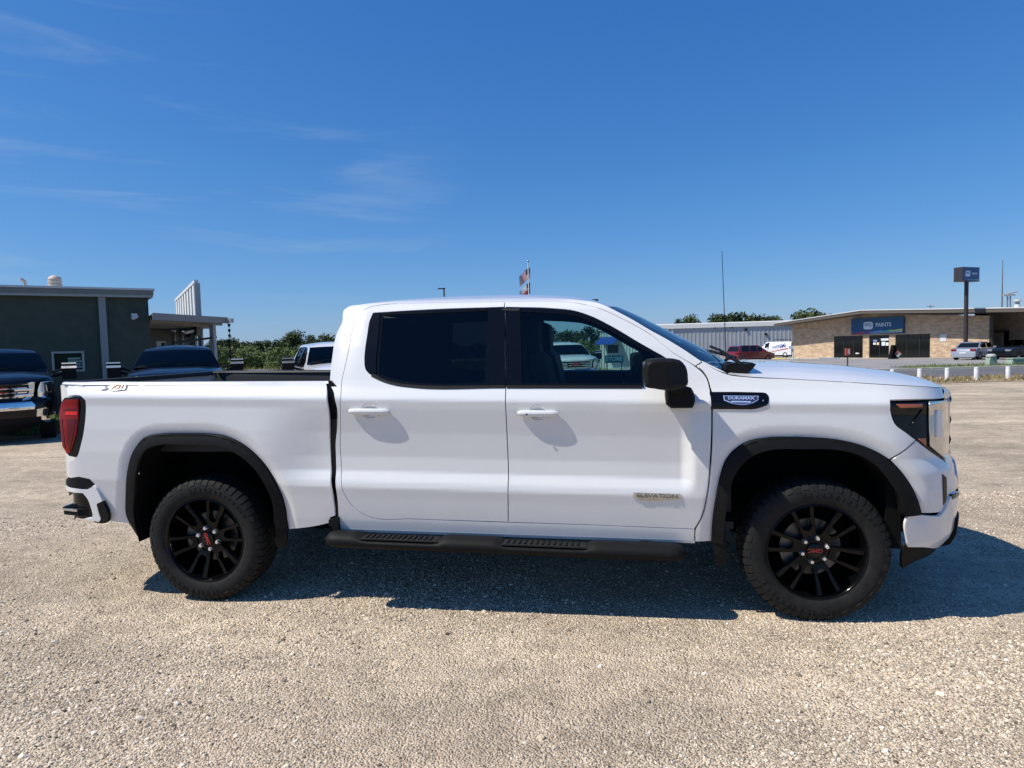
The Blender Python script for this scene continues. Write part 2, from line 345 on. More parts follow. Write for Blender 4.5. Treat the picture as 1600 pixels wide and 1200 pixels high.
# doors
rdoor = S(rg_top)+S(B_GAP[::-1])
CUPS = [(577, 642.5), (840, 645.5)]
def cup_px(cx, cy): return [(cx+math.cos(t)*16*(1 if math.cos(t) > 0 else .8), cy-2+math.sin(t)*(13 if math.sin(t) > 0 else 11)) for t in np.linspace(0, 2*math.pi, 17)[:-1]]
rd = both('rear_door', rdoor, [S(winR), S(cup_px(*CUPS[0]))], paint_white, res=.017)
fd = both('front_door', S(fg+top_f+B_GAP[:5]), [S(winF), S(cup_px(*CUPS[1]))], paint_white, res=.017)
# cab side: roof rail, C pillar and A pillar in one ring; rocker
roof_top = [(1135,583),(1115.5,575),(1096,564),(1069,546),(1041,529),(1016.5,515.6),(985,497),(962,485),(950,479),(934,473),(905,468.5),(860,465.3),(800,464.3),(700,466.5),(602,471.5),(560,476),(544,479),(537,484),(535,492),(535,500),(526,520),(519,556),(516,583),(515.4,600),(521.4,614),(525,632),(524,700),(525,731),(527,780),(529.5,829)]
ring_in = [(529.5,829),(700,834.5),(1085,846),(1085,827)]
cab = S(roof_top)+S([(620,832),(700,834.5),(850,839),(1000,843.5),(1085,846)])+S([(1085.5,827),(900,819.5),(794,816.5),(645,811),(579,808),(565,802),(552,792),(542,779),(535,765),(533,750),(531.6,700),(531.6,654),(532,620),(534,594),(539,573),(546,540),(551,514),(556,497),(564,487.5),(578,480),(602,475.6),(640,474),(700,472.5),(789,471),(821,470.5),(862.5,471),(904,474),(934,481),(972.5,498),(1016.5,522.5),(1055,553),(1086.6,571.5),(1097,564.5)])
both('cab_frame', cab, [], paint_white, gap=.002)
# dark shell behind the gaps
both('inner_shell', S([(512,600),(534,497),(560,483),(700,470),(880,469),(950,486),(1050,540),(1120,580),(1118,700),(1112,840),(530,822),(524,700)]), [S([(583,494),(700,487),(862,486),(921,498),(1018,552),(1035,580),(1014,600),(645,600),(585,585)])], dark, off=-.03, gap=0, lip=0, bulge=False)
# fender, with the vent recess
vent = [(1109,613.2),(1150,613.3),(1190,614.2),(1194.5,614.6),(1197.5,616),(1199.6,618.5),(1200.5,622),(1200.3,628),(1199.3,631),(1197,633),(1186,636.8),(1180,638.3),(1174,638.9),(1111,638.6)]
fend = S([(1110,847),(1086,846.5),(1086.5,828),(1096.5,811),(1106.5,772),(1111.5,715),(1112.5,698),(1113.5,640),(1113,612),(1110,604.5),(1106,590),(1098,579),(1088,571.5),(1098,565),(1116.5,576),(1136,584.5),(1166,588.5),(1230,591.5),(1335,597.5),(1400,601.5),(1440,603.5),(1472,605.5),(1475,622.5),(1430,624),(1391,625),(1391.5,640),(1393,648),(1398.5,662),(1415,675),(1431,687.5),(1415,702),(1395,716)])+S([(1391,719)])+ffo[:12][::-1]
both('fender', fend, [], paint_white, res=.013)
fascia = S([(1432.5,689),(1453,704.5),(1477,722),(1484,729),(1490,738),(1496,749),(1497,762),(1488,770),(1480,778),(1472,800),(1439,803)])+ffo[12:15][::-1]+S([(1393,720),(1396,717.5),(1416,703)])
both('bumper_fascia', fascia, [], paint_white, res=.013)
lamp_o = [(1391.5,626.5),(1430,625.5),(1476,624.5),(1480,650),(1481.5,690),(1482,722),(1477,720.5),(1453,703.5),(1425,682.5),(1398.5,661.5),(1393.2,647.5)]
for o in both('head_lamp', S(lamp_o), [], lens, gap=.004, off=-.012): pass
hl = [o for o in bpy.data.objects if o.name.startswith('head_lamp')]
for o, s in zip(hl, (1, -1)):
    o['label'] = 'dark lens with clear vertical light bar'
    def sub(nm, L_, m_, off): q = sheet(nm, S(L_), [], YM(off, False), m_, o, s, .03, 0, .012); return q
    sub('marker_reflector', [(1402,631),(1443,630.5),(1443,636.5),(1408,638)], amber, -.006)
    sub('turn_lens', [(1438,686),(1448,684.5),(1449,697)], amber, -.006)
    sub('daytime_light_bar', [(1452,627),(1479,625.5),(1481,660),(1481.5,700),(1479,717),(1464,706),(1454,697),(1453,660)], lampclear, .004)
    sub('light_bar_cover', [(1461,641),(1469,641),(1468.5,683),(1461,683)], paint_white, .012)
    sub('lamp_divider', [(1424,665),(1443,640),(1446,641),(1429,667)], gloss_black, -.004)
# lower bumper and valance
both('bumper_cover', S([(1414.5,809),(1419,802.5),(1440,804.5),(1465,805),(1474,795),(1477,787.5),(1481,777),(1486,770.5),(1496.5,766),(1498,780),(1497,797),(1490,815),(1482.5,833),(1474,844),(1465,852),(1440,853.5),(1416,853.5)]), [], paint_white, off=.012)
both('air_curtain', S([(1472,741),(1478,746),(1478.5,765),(1477,783),(1473.5,789),(1473,765)]), [], gloss_black, off=.004, gap=0)
both('tow_hook_recess', S([(1483,773),(1490,769.5),(1495,769),(1492,774),(1484,779)]), [], gloss_black, off=.016, gap=0)
both('valance', S([(1414,852),(1440,852),(1465,850),(1475,842),(1484,830),(1498,795),(1497,826),(1484,845),(1460,865),(1430,878.5),(1411,889),(1410,870)]), [], trim, off=-.004, gap=0)
for s in (1, -1):
    b = MB(); b.prism([(4.12, .42), (4.20, .42), (4.20, .82), (4.12, .82)], s*.60, s*.93); b.prism([(4.202, .50), (4.34, .50), (4.34, .80), (4.202, .80)], s*.60, s*.85); b.obj('splash_shield', dark, TR)
# flares and mud guards
both('wheel_arch_flare', rfo+rfi[::-1], [], trim, off=.022, gap=0, lip=.03)
both('wheel_arch_flare', ffo+ffi[::-1], [], trim, off=.022, gap=0, lip=.03)
both('mud_guard', S([(1113,822),(1134,822),(1134,868),(1132,884),(1122,882),(1117,868)]), [], trim, off=.012, gap=0)
both('mud_guard', S([(431,815),(448,815),(449,838),(446,852),(438,858),(433,850)]), [], trim, off=.012, gap=0)
# windows
for nm, W_, Gl, gm, door in (('rear', winR, glR, glass_rear, rd), ('front', winF, glF, glass_front, fd)):
    for s, d in zip((1, -1), door):
        sheet('window_surround', S(W_), [S(Gl)], YM(-.004, False), gloss_black if nm == 'rear' else gloss_black, d, s, .05, 0, .025)
        sheet('window_glass', S(Gl), [], YM(-.010, False), gm, d, s, .05, -.004, 0)
for s, d in zip((1, -1), rd): sheet('belt_moulding', S([(600,593),(624,599.5),(643,601.5),(789.5,602.5),(789.8,606.5),(642,605.5),(622,603),(598,596.5),(580,588),(584,584)]), [], YM(.006, False), trim, d, s, .04, 0, .01)
for s, d in zip((1, -1), rd): sheet('quarter_trim', S([(585,491),(594,489),(591,530),(588,560),(588,583),(578,579),(572,569),(573,545),(578,512)]), [], YM(.003, False), gloss_black, d, s, .04, 0, .01)
for s, d in zip((1, -1), fd): sheet('belt_moulding', S([(791.5,602.5),(1003,602.8),(1003,607),(791.8,606.8)]), [], YM(.006, False), trim, d, s, .04, 0, .01)
for s, d in zip((1, -1), rd): sheet('pillar_cover', S([(764,481.5),(788.9,480.2),(789.6,603.2),(758,603.2)]), [], YM(.0045, False), gloss_black, d, s, .04, .0, .02)
for s, d in zip((1, -1), fd): sheet('pillar_cover', S([(790.1,480.2),(813,481.2),(816,603.2),(791.0,603.2)]), [], YM(.0045, False), gloss_black, d, s, .04, .0, .02)
# tail lamp
tl = [(100,621),(112,619.5),(127,619.5),(132.5,626),(133,653),(127,690),(117,715),(107,713),(98,700),(94,670),(92.5,640),(95,628)]
for o, s in zip(both('tail_lamp', S(tl), [], gloss_black, off=-.002, smooth=False), (1, -1)):
    o['label'] = 'dark edged red tail lamp'
    for nm, P_, m_, of_ in (('red_lens', [(97,630),(103,624),(123,623.5),(123,650),(119,680),(111,706),(106,709),(99,697),(95.5,668),(94,645)], lampred, .006),
                            ('painted_glint', [(104,643),(122.5,643),(122,648.5),(104,648)], lampred2, .010), ('upper_lens', [(101,633),(107,625.5),(121,625.5),(121.5,638),(104,638.5)], lampred, .010),  # the brighter red strip is a reflection painted across the upper lamp
                            ('inner_lens', [(106,655),(120,654),(116,680),(110,704),(106,690)], lampdark, .009), ('edge_lens', [(96,655),(99,655),(104,700),(101,698)], lampdark, .009), ('reflector_line', [(100,640),(122.5,640),(122.5,641.2),(100,641.2)], lampdark, .011)):
        q = sheet(nm, S(P_), [], YM(of_, False), m_, o, s, .03, 0, .008, False)
# fender vent with badge
vn = both('fender_vent', S(vent), [], gloss_black, off=.004, gap=-.002, lip=.02, smooth=False)
def sidept(px, py, off=.0):
    x, z = S([(px, py)])[0]; p, n = YM(off, False)(np.array([[x, z]])); return p[0], n[0]
def side_text(nm, s, px, py, size, m, parent, off, side=1, xs=1., ext=.0015, shear=0, rot=0):
    p, n = sidept(px, py, off); rake = math.radians(-1.2+rot); mirror = 1 if side > 0 else -1
    p = Vector((p[0], p[1]*mirror, p[2])); ny = Vector((n[0], n[1]*mirror, n[2])); t = Vector((math.cos(rake)*mirror, 0, math.sin(rake)))
    t = (t-ny*t.dot(ny)).normalized(); u = ny.cross(t); M_ = Matrix.Translation(p) @ Matrix((t, u, ny)).transposed().to_4x4()
    return text(nm, s, size, m, parent, M_, ext, xs=xs, shear=shear)
for v, s in zip(vn, (1, -1)):
    sheet('badge_plate', S([(1130,619),(1185,619.5),(1184,626),(1176,630),(1140,629.5),(1131,626)]), [], YM(.007, False), badge_blue, v, s, .03, 0, .004)
    sheet('badge_field', S([(1131.5,620),(1183.5,620.5),(1182.5,625.5),(1175.5,628.2),(1140.5,627.8),(1132,625.3)]), [], YM(.009, False), badge_dark, v, s, .03, 0, .004)
    side_text('badge_lettering', 'DURAMAX', 1157.5, 623.6, .0245, badge_blue, v, .0102, s, 1.2)
    sheet('badge_stripe', S([(1142,627.3),(1173,627.9),(1172,629.6),(1143,629)]), [], YM(.011, False), badge_blue, v, s, .03, 0, .003)
    sheet('vent_pin', S([(1191,626),(1192.6,626),(1192.6,628),(1191,628)]), [], YM(.012, False), nutsteel, v, s, .03, 0, .004)
for d, s in zip(fd, (1, -1)):
    b_ = sheet('door_badge', S([(989.5,769),(1063,771.5),(1065,774),(1064.5,780),(993,778),(988.5,776)]), [], YM(.004, False), badge_grey, d, s, .03, 0, .006)
    side_text('badge_lettering', 'ELEVATION', 1026.5, 774.8, .030, badge_dim, d, .0058, s, 1.5)
for d, s in zip(bedside, (1, -1)):
    sheet('bed_badge', S([(158.5,609.8),(166,606.5),(162.5,602),(167,602),(170.5,604.8),(175,602),(198,602.2),(199.3,603),(197.5,608.5),(196,609.8),(173,609.8),(169.5,607.5),(165,609.8)]), [], YM(.004, False), badge_dark, d, s, .03, 0, .005)
    sheet('bed_badge_field', S([(169,604.5),(175,602.5),(198,602.4),(196,608.8),(172,608.8)]), [], YM(.006, False), badge_grey, d, s, .03, 0, .003)
    side_text('badge_lettering', 'X31', 185, 605.4, .040, redbadge, d, .0085, s, 1.25, shear=.2)
# door handles
for cx, cy, d2 in ((577, 642.5, rd), (840, 645.5, fd)):
    for d, s in zip(d2, (1, -1)):
        cp_ = np.array(S(cup_px(cx, cy))); c0 = cp_.mean(0); rx = (np.ptp(cp_[:,0])/2, np.ptp(cp_[:,1])/2)
        def cupmap(P, c0=c0, rx=rx):
            def dp(Q): r = ((Q[:,0]-c0[0])/rx[0])**2+((Q[:,1]-c0[1])/rx[1])**2; return .022*np.clip(1.05-r, 0, 1)**.8
            p, n = YM(0, False)(P); e = .004; gx = (dp(P+[e, 0])-dp(P-[e, 0]))/(2*e); gv = (dp(P+[0, e])-dp(P-[0, e]))/(2*e)
            n = n.copy(); n[:,0] += gx; n[:,2] += gv; n /= np.linalg.norm(n, axis=1)[:,None]; p = p.copy(); p[:,1] += dp(P); return p, n
        sheet('handle_cup', cp_, [], cupmap, paint_white, d, s, .012, 0, 0)
        pa, _ = sidept(cx-31, cy, 0); pb, _ = sidept(cx+32, cy+.5, 0); n_ = 15; b = MB(); rows = []
        for i in range(n_):
            t = i/(n_-1); e = math.sin(math.pi*min(1, max(0, t)))**.35; st = .012+.006*e; x = pa[0]+(pb[0]-pa[0])*t; z = pa[2]+(pb[2]-pa[2])*t; y = pa[1]; hh = .020*(.6+.4*e); th = .006+.008*e
            rows.append([(x, (y-st-th*math.cos(a))*s, z+hh*math.sin(a)) for a in np.linspace(0, 2*math.pi, 13)])
        b.grid(rows); h = b.obj('door_handle', paint_white, d, 60)
        b = MB()
        b.box(((pa[0]+pb[0])/2, (pa[1]-.006)*s, pa[2]+.0), (pb[0]-pa[0]-.03, .028, .022))
        b.box(((pa[0]+pb[0])/2+.03, (pa[1]-.008)*s, pa[2]-.024), (.05, .022, .018)); b.obj('handle_mount', paint_white, d, 40)
for s in (1, -1):
    p, _ = sidept(824, 645.5, .032); MB().lathe([(0, 0), (.006, 0), (.006, .004)], (p[0], (p[1]-.005)*s, p[2]), 'y', 12).obj('key_lock', steel, fd[0 if s > 0 else 1])
# ---- roof, windshield, hood
def cat(P, n):                                                          # resample a 3-D polyline to n points by arc length
    P = np.array(P, float); d = np.r_[0, np.cumsum(np.linalg.norm(np.diff(P, axis=0), axis=1))]; u = np.linspace(0, d[-1], n)
    Q = np.stack([np.interp(u, d, P[:,k]) for k in range(3)], 1)
    for _ in range(2): Q[1:-1] = .25*Q[:-2]+.5*Q[1:-1]+.25*Q[2:]
    return Q
def near3(L_, off=0): xz = np.array(S(L_)); return YM(off, False)(xz)[0]
re_ = cat(near3([(535,492),(537,484),(544,479),(560,476),(602,471.5),(700,466.5),(800,464.3),(860,465.3),(905,468.5),(934,473),(950,479)]), 41)
rows = []; ys = np.linspace(-1, 1, 33)
zc = re_[:,2]
for i, p in enumerate(re_):
    t = i/40; h = .045*min(1, t*6+.25)*min(1, (1-t)*5+.35); row = []
    for y in ys: row.append((p[0]+(.09*t**6-(.03*(1-t)**8))*(1-y*y), y*-p[1]*-1 if False else y*abs(p[1]), p[2]+h*(1-abs(y)**2.4)))
    rows.append(row)
MB().grid(rows).obj('roof', paint_white, TR, 60)
roofrows = rows
b = MB(); q = rows[0]; b.grid([q, [(x+.02, y*.96, z-.06) for x, y, z in q], [(x-.0, y*.98, z-.10) for x, y, z in q]]); b.obj('roof_spoiler', paint_white, TR, 50)
b = MB()
for k, (pxx, pyy) in enumerate(((929, 467.5),)): 
    p = plane(pxx, pyy, 1, -.35); b.box((p[0], p[1], p[2]-.006), (.05, .022, .012))
b.obj('roof_antenna', gloss_black, TR)
# windshield between the pillar line and the middle curve
E1 = cat(near3([(952,481),(972.5,492),(1016.5,515.6),(1041,529),(1069,546),(1096,564),(1115.5,575),(1133,582)], -.004), 25)
C1 = cat([plane(a_, b_, 1, -.15) for a_, b_ in ((970,482),(992,491),(1022,506),(1055,522.5),(1082.5,536),(1110,551),(1140,568))], 25)
rows = []
for e, c in zip(E1, C1):
    rows.append([(e[0]+(c[0]-e[0])*(1-abs(y)**2.6), y*abs(e[1]), e[2]+(c[2]-e[2])*(1-abs(y)**2.6)) for y in np.linspace(-1, 1, 33)])
MB().grid(rows).obj('windshield', glass_wind, TR, 80); wsrows = rows
MB().grid([roofrows[-1], rows[0]]).obj('windshield_header', gloss_black, TR, 60)
# hood
HE = cat(near3([(1136,584.5),(1166,588.5),(1230,591.5),(1335,597.5),(1400,601.5),(1440,603.5),(1472,605.5)]), 37)
hx = HE[:,0]; xr0, xr1 = hx[0], hx[-1]
_c = np.array([plane(a_, b_, 1, -.35) for a_, b_ in ((1150,571),(1180,566.5),(1237,565.5),(1310,570),(1382,578),(1437,589),(1469,603),(1483,617))]); ctr_x, ctr_z = _c[:,0], _c[:,2]
def hood_pt(u, v):
    i = u*36; e = np.array([np.interp(i, np.arange(37), HE[:,k]) for k in range(3)]); xc = 3.40+(4.69-3.40)*u
    a = abs(v); f = 1-a**3.2
    prof = 0 if a >= 1 else np.interp(a, [0, .42, .52, .60, .72, .86, .95, 1], [1, .985, .95, .84, .70, .42, .16, 0])
    x = e[0]+(xc-e[0])*f
    z = e[2]+(np.interp(xc, ctr_x, ctr_z)-e[2])*prof
    return (x, v*abs(e[1]), z)
rows = [[hood_pt(u, v) for v in np.linspace(-1, 1, 61)] for u in np.linspace(0, 1, 41)]
nf = rows[-1]; rows += [[(x+.012, y, z-.02) for x, y, z in nf], [(x+.004, y, z-.055) for x, y, z in nf]]
MB().grid(rows).obj('hood', paint_white, TR, 50)
# cowl, wipers, antenna
b = MB(); b.grid([[(r[0]+.005, r[1]*.99, r[2]-.012) for r in wsrows[-1]], [(r[0]-.02, r[1], r[2]-.02) for r in [hood_pt(.03, v) for v in np.linspace(-1, 1, 33)]]]); b.obj('cowl', trim, TR, 60)
b = MB()
for s in (1,):
    g = [(1128,583),(1133,570),(1146,566),(1160,569),(1172,566),(1178,568.5),(1172,577),(1161,585),(1146,586)]
    b.prism([(p[0], p[2]) for p in [plane(a_, c_, 1, -.80) for a_, c_ in g]], -.86, -.60)
b.obj('cowl_cover', trim, TR, 30)
def wp(y0, y1, nm='wiper'):
    b = MB(); a0 = np.array(wsrows[-1][16]); pts = []
    for t in np.linspace(0, 1, 8): y = y0+(y1-y0)*t; j = (y/.93+1)/2*32; j0 = int(max(0, min(31, j))); r = 24-int(2+3*t); q = np.array(wsrows[r][j0])*(1-(j-j0))+np.array(wsrows[r][j0+1])*(j-j0); pts.append((q[0]+.03, y, q[2]+.03))
    b.tube(pts, .009, 6); b.tube([(pts[0][0]+.10, y0+.02, pts[0][2]-.03), pts[3]], .011, 6); return b.obj(nm, trim, TR, 40)
wp(-.80, -.10); wp(.0, .70)
b = MB(); b.lathe([(0, .02), (.012, .02), (.018, 0)], (3.45, .80, 1.40), 'z', 10)
pa, pb = plane(1135, 572, 1, .80), plane(1128, 392, 1, .80); b.tube([pa, pb], [.0045, .0022], 6); b.obj('whip_antenna', gloss_black, TR, 40)
# ---- front face
def FX(y, z):
    a = np.clip(np.abs(y), 0, .999); x = 4.03+.662*(1-a**2)**(1/2.6); return x+nose(z)
def FM(off=0.0):
    def f(P):
        y, z = P[:,0], P[:,1]; e = .004; x = FX(y, z); gy = (FX(y+e, z)-FX(y-e, z))/(2*e); gz_ = (FX(y, z+e)-FX(y, z-e))/(2*e)
        n = np.stack([np.ones_like(x), -gy, -gz_], 1); n /= np.linalg.norm(n, axis=1)[:,None]; return np.stack([x, y, z], 1)+n*off, n
    return f
def fsheet(nm, P, holes, m, off=0, parent=TR, lip=.02, res=.05, gap=0): return sheet(nm, P, holes, FM(off), m, parent, 1, res, gap, lip)
gr = [(-.63,1.245),(.63,1.245),(.60,1.12),(.57,.98),(.50,.90),(-.50,.90),(-.57,.98),(-.60,1.12)]
grille = fsheet('grille', gr, [], gloss_black, -.03)
fsheet('grille_surround', [(-.70,1.26),(.70,1.26),(.66,1.10),(.62,.95),(.53,.85),(-.53,.85),(-.62,.95),(-.66,1.10)], [gr], MATS.setdefault('smoked_chrome', mat('smoked_chrome', (.34, .34, .35), .16, 1)), -.006)
for zz in (1.215, 1.13, 1.045, .96):
    w = .54 if zz > 1 else .48; fsheet('grille_bar', [(-w, zz+.012), (w, zz+.012), (w-.01, zz-.014), (-w+.01, zz-.014)], [], gloss_black, .008, grille, .05)
for s in (1, -1):
    for zz in (1.222, 1.10, .985):
        b = MB(); rows = []
        for k in range(7):
            y = s*(.34+.05*k); x = float(FX(np.array([y]), np.array([zz]))[0])+.010; rows.append([(x-.05, y, zz+.035), (x, y, zz+.028), (x+.006, y, zz+.005), (x-.004, y, zz-.022), (x-.05, y, zz-.03)])
        b.grid(rows); b.obj('grille_end_bar', mat('end_bar_chrome', (.50, .49, .47), .35, .3), grille, 40)
q = text('grille_badge', 'GMC', .17, redbadge, grille, Matrix.Translation((4.725, 0, 1.09)) @ Matrix(((0,0,1,0),(1,0,0,0),(0,1,0,0),(0,0,0,1))), .012, xs=1.15)
for s in (1, -1): fsheet('lamp_bracket', [(s*.57,1.24),(s*.67,1.24),(s*.64,1.02),(s*.58,.90),(s*.46,.885),(s*.46,.925),(s*.53,.95),(s*.565,1.04)], [], lampclear, .006)
fsheet('lower_grille', [(-.62,.70),(.62,.70),(.66,.60),(.60,.55),(-.60,.55),(-.66,.60)], [], gloss_black, .006)
fsheet('bumper_center', [(-.60,.86),(.60,.86),(.66,.78),(.64,.70),(-.64,.70),(-.66,.78)], [], paint_white, .002)
fsheet('front_fascia', [(-.80,.935),(.80,.935),(.84,.75),(.80,.53),(-.80,.53),(-.84,.75)], [], paint_white, -.008)
fsheet('bumper_lip', [(-.74,.545),(.74,.545),(.72,.40),(.50,.32),(-.50,.32),(-.72,.40)], [], trim, .018)
fsheet('front_panel_backing', [(-.80,1.24),(.80,1.24),(.84,.9),(.86,.40),(-.86,.40),(-.84,.9)], [], dark, -.08)
# ---- rear face: tailgate, bumper
b = MB(); b.bx((-1.10+.02, -.79, .80), (-1.045, .79, 1.405)); tg = b.obj('tailgate', paint_white, TR)
b = MB(); b.bx((-1.10, -.80, 1.405), (-1.02, .80, 1.438)); b.obj('tailgate_cap', liner, tg)
b = MB(); b.bx((-1.085, -.12, 1.23), (-1.10, .12, 1.30)); b.obj('tailgate_handle', trim, tg)
text('tailgate_badge', 'GMC', .14, redbadge, tg, Matrix.Translation((-1.09, 0, 1.06)) @ Matrix(((0,0,-1,0),(-1,0,0,0),(0,1,0,0),(0,0,0,1))), .006, xs=1.15)
for s in (1, -1):
    b = MB(); rows = []
    for t in np.linspace(0, 1, 6): rows.append([(-.80-.30*math.sin(t*1.5708), s*(.965-.19*(1-math.cos(t*1.5708))), z) for z in (.80, 1.42)])
    b.grid(rows); b.obj('tailgate_pillar', paint_white, TR, 60)
def RBX(y, o=0): return -.84-.31*np.sqrt(np.maximum(1-np.clip(np.abs(y), 0, .999)**4.5, 0))-o      # rear bumper plan
def yb(x): return (1-np.clip((-x-.84)/.31, 0, 1)**2)**(1/4.5)
def RBM(off=0):
    def f(P):
        x, z = P[:,0], P[:,1]; e = .003; Y = lambda x: 1.0*yb(x)
        gx = (Y(x+e)-Y(x-e))/(2*e); n = np.stack([-gx, -np.ones_like(x), 0*x], 1); n /= np.linalg.norm(n, axis=1)[:,None]
        return np.stack([x, -Y(x), z], 1)+n*off, n
    return f
def SB(L_):
    o_ = []
    for px, py in L_:
        d = ray(px, py); t = (np.linspace(-1.05, -.5, 160)-CAM_P[1])/d[1]; p = CAM_P+t[:,None]*d; g = -p[:,1]-yb(p[:,0]); k = np.where(g <= 0)[0]
        q = p[k[0]] if len(k) else p[np.argmin(g)]; o_.append((q[0], q[2]))
    return o_
rb = []
for s in (1, -1):
    w = [(97.5,755),(99,759),(115,762.5),(143,762),(147.5,758),(155,769),(161,782.7),(152,787),(155,800),(158.5,810.7),(156,815),(146.7,813.5),(130,810.5),(146.3,808.5),(146,803),(142.7,790.7),(138.7,780),(130.7,770),(109,767.3),(100,764.5)]
    o = sheet('rear_bumper_end', SB(w), [], RBM(.006), paint_white, TR, s, .03, 0, .05); rb.append(o)
    sheet('bumper_end_trim', SB([(152,787),(161,783),(165.5,793),(169,811),(166,817),(157,817.5),(146,815),(156,814),(158.5,809),(155,799)]), [], RBM(.003), gloss_black, o, s, .03, 0, .03)
    sheet('bumper_top_pad', SB([(97.5,755),(100,750),(108,747),(125,746.5),(140,749),(147,757),(143,762),(115,762),(99.5,758.5)]), [], RBM(.004), trim, o, s, .03, 0, .04)
    sheet('bumper_corner_recess', SB([(104,767),(131,770),(139,780),(143,791),(146,808),(128,812),(104,806)]), [], RBM(-.03), gloss_black, o, s, .03, 0, 0)
    # corner step with ribs
    q0 = plane(98, 801, 1, -.90); b = MB(); zt = .640
    b.prism([(-1.035, -.62*s), (-1.055, -.80*s), (-1.045, -.90*s), (-1.005, -.968*s), (-.87, -1.0*s), (-.82, -.97*s), (-.92, -.62*s)], .560, .602, 'z'); st = b.obj('corner_step', trim, o, 30)
    for k in range(9):
        b = MB(); x = -1.025+.016*k; b.box((x+.01, -.875*s, .605), (.008, .17, .010), 0); b.obj('step_rib', trim, st)
    b = MB(); b.prism([(-1.052, -.80*s), (-1.042, -.898*s), (-1.000, -.965*s), (-.87, -.998*s), (-.87, -1.010*s), (-1.006, -.976*s), (-1.054, -.905*s), (-1.064, -.80*s)], .590, .604, 'z'); b.obj('step_edge', MATS['lamp_clear'], st)
b = MB(); n_ = 25; yy = np.linspace(-.86, .86, n_)
b.grid([[(float(RBX(y, 0)), y, z) for y in yy] for z in (.80, .70, .66)]); b.grid([[(float(RBX(y, 0))+d_, y, .80) for y in yy] for d_ in (0, .12)]); rbm = b.obj('rear_bumper', paint_white, TR, 40)
b = MB(); b.grid([[(float(RBX(y, -.03)), y, z) for y in yy] for z in (.66, .50)]); b.obj('rear_bumper_valance', trim, rbm, 40)
b = MB(); b.bx((-1.155, -.16, .68), (-1.148, .16, .80)); b.obj('plate_recess', gloss_black, rbm)
# ---- bed
def ye(x): return float(YS(np.array([x]), np.array([1.41]), False)[0])
def zrail(x): return np.interp(x, [-1.05, .9], [1.438, 1.410])
b = MB(); zf = .98
b.bx((-1.03, -.84, zf-.02), (.88, .84, zf))
b.obj('bed_floor', liner, TR)
for s in (1, -1):
    b = MB(); b.grid([[(x, s*.845, zf), (x, s*.85, zrail(x)-.05), (x, s*.86, zrail(x)-.01)] for x in np.linspace(-1.03, .90, 6)]); b.obj('bed_inner_wall', liner, TR, 20)
    b = MB(); b.grid([[(x, s*(ye(x)-.11), zrail(x)-.012), (x, s*(ye(x)-.10), zrail(x)+.002), (x, s*(ye(x)-.06), zrail(x)+.007), (x, s*(ye(x)-.022), zrail(x)+.005)] for x in np.linspace(-1.02, .905, 24)]); b.obj('bed_rail_cap', liner, TR, 60)
    b = MB(); b.grid([[(x, s*(ye(x)-.022), zrail(x)+.005), (x, s*(ye(x)-.006), zrail(x)+.001), (x, s*(ye(x)+.001), zrail(x)-.010)] for x in np.linspace(-.985, .905, 24)]); b.obj('bed_rail_edge', paint_white, TR, 60)
    b = MB()
    for k in range(7): x = .2; 
    th = np.linspace(0, math.pi, 15); b.prism([(.05+.48*math.cos(t), zf+.26*math.sin(t)**.7) for t in th], s*.58, s*.85); b.obj('wheel_housing', liner, TR, 30)
b = MB(); b.bx((.87, -.85, zf), (.90, .85, 1.405)); b.obj('bed_front_wall', liner, TR)
for s in (1, -1):
    b = MB(); b.box((-1.0, s*.80, 1.40), (.03, .03, .05)); b.obj('tailgate_latch', chrome, tg)
# cab back wall with window
e0 = near3([(536,500),(526,520),(519,556),(516,583),(521.4,614),(525,632),(524,700)])
b = MB(); b.grid([[(p[0]+.004-(.0 if abs(t) < .99 else 0), t*abs(p[1])*.99, p[2]) for t in np.linspace(-1, 1, 13)] for p in e0]); cb = b.obj('cab_back_panel', paint_white, TR, 50)
b = MB(); b.grid([[(x-.006, y, z) for y in np.linspace(-.66, .66, 5)] for x, z in ((float(np.interp(1.45, e0[::-1][:,2], e0[::-1][:,0])), 1.45), (float(np.interp(1.80, e0[::-1][:,2], e0[::-1][:,0])), 1.80))]); b.obj('rear_glass', glass_rear, cb)
# cab-to-bed dark gap
for s in (1, -1):
    b = MB(); b.prism([(.885, .50), (.965, .50), (.965, 1.36), (.90, 1.42), (.885, 1.42)], s*.86, s*.955); b.obj('gap_filler', gloss_black, TR)
b = MB()
for s in (1, -1):
    g = [(514,812),(529,808),(529.5,829),(521,829),(521,822),(514,822)]; b.prism([(p[0], p[2]) for p in [plane(a_, c_, 1, -.985) for a_, c_ in g]], -s*.99, -s*.90)
b.obj('rocker_end_cap', trim, TR)
# ---- cabin
cabin = MB(); cabin.bx((.98, -.93, .52), (3.30, .93, .56)); cabin.bx((.96, -.86, .56), (.99, .86, 1.42))
cabin = cabin.obj('cabin_floor', interior, TR)
for s in (1, -1):
    b = MB(); b.bx((1.0, s*.86, .56), (3.25, s*.92, 1.345)); b.obj('door_inner_panel', interior, TR)
    b = MB(); b.prism([(1.93, 1.34), (2.13, 1.34), (2.10, 1.60), (2.06, 1.84), (1.95, 1.84)], s*.80, s*.86); b.v = [(x, y*(1-max(0, z-1.34)*.28), z) for x, y, z in b.v]; b.obj('pillar_trim', interior, TR)
    b = MB(); b.prism([(1.02, 1.34), (1.22, 1.34), (1.28, 1.80), (1.06, 1.84)], s*.78, s*.86); b.v = [(x, y*(1-max(0, z-1.34)*.28), z) for x, y, z in b.v]; b.obj('pillar_trim', interior, TR)
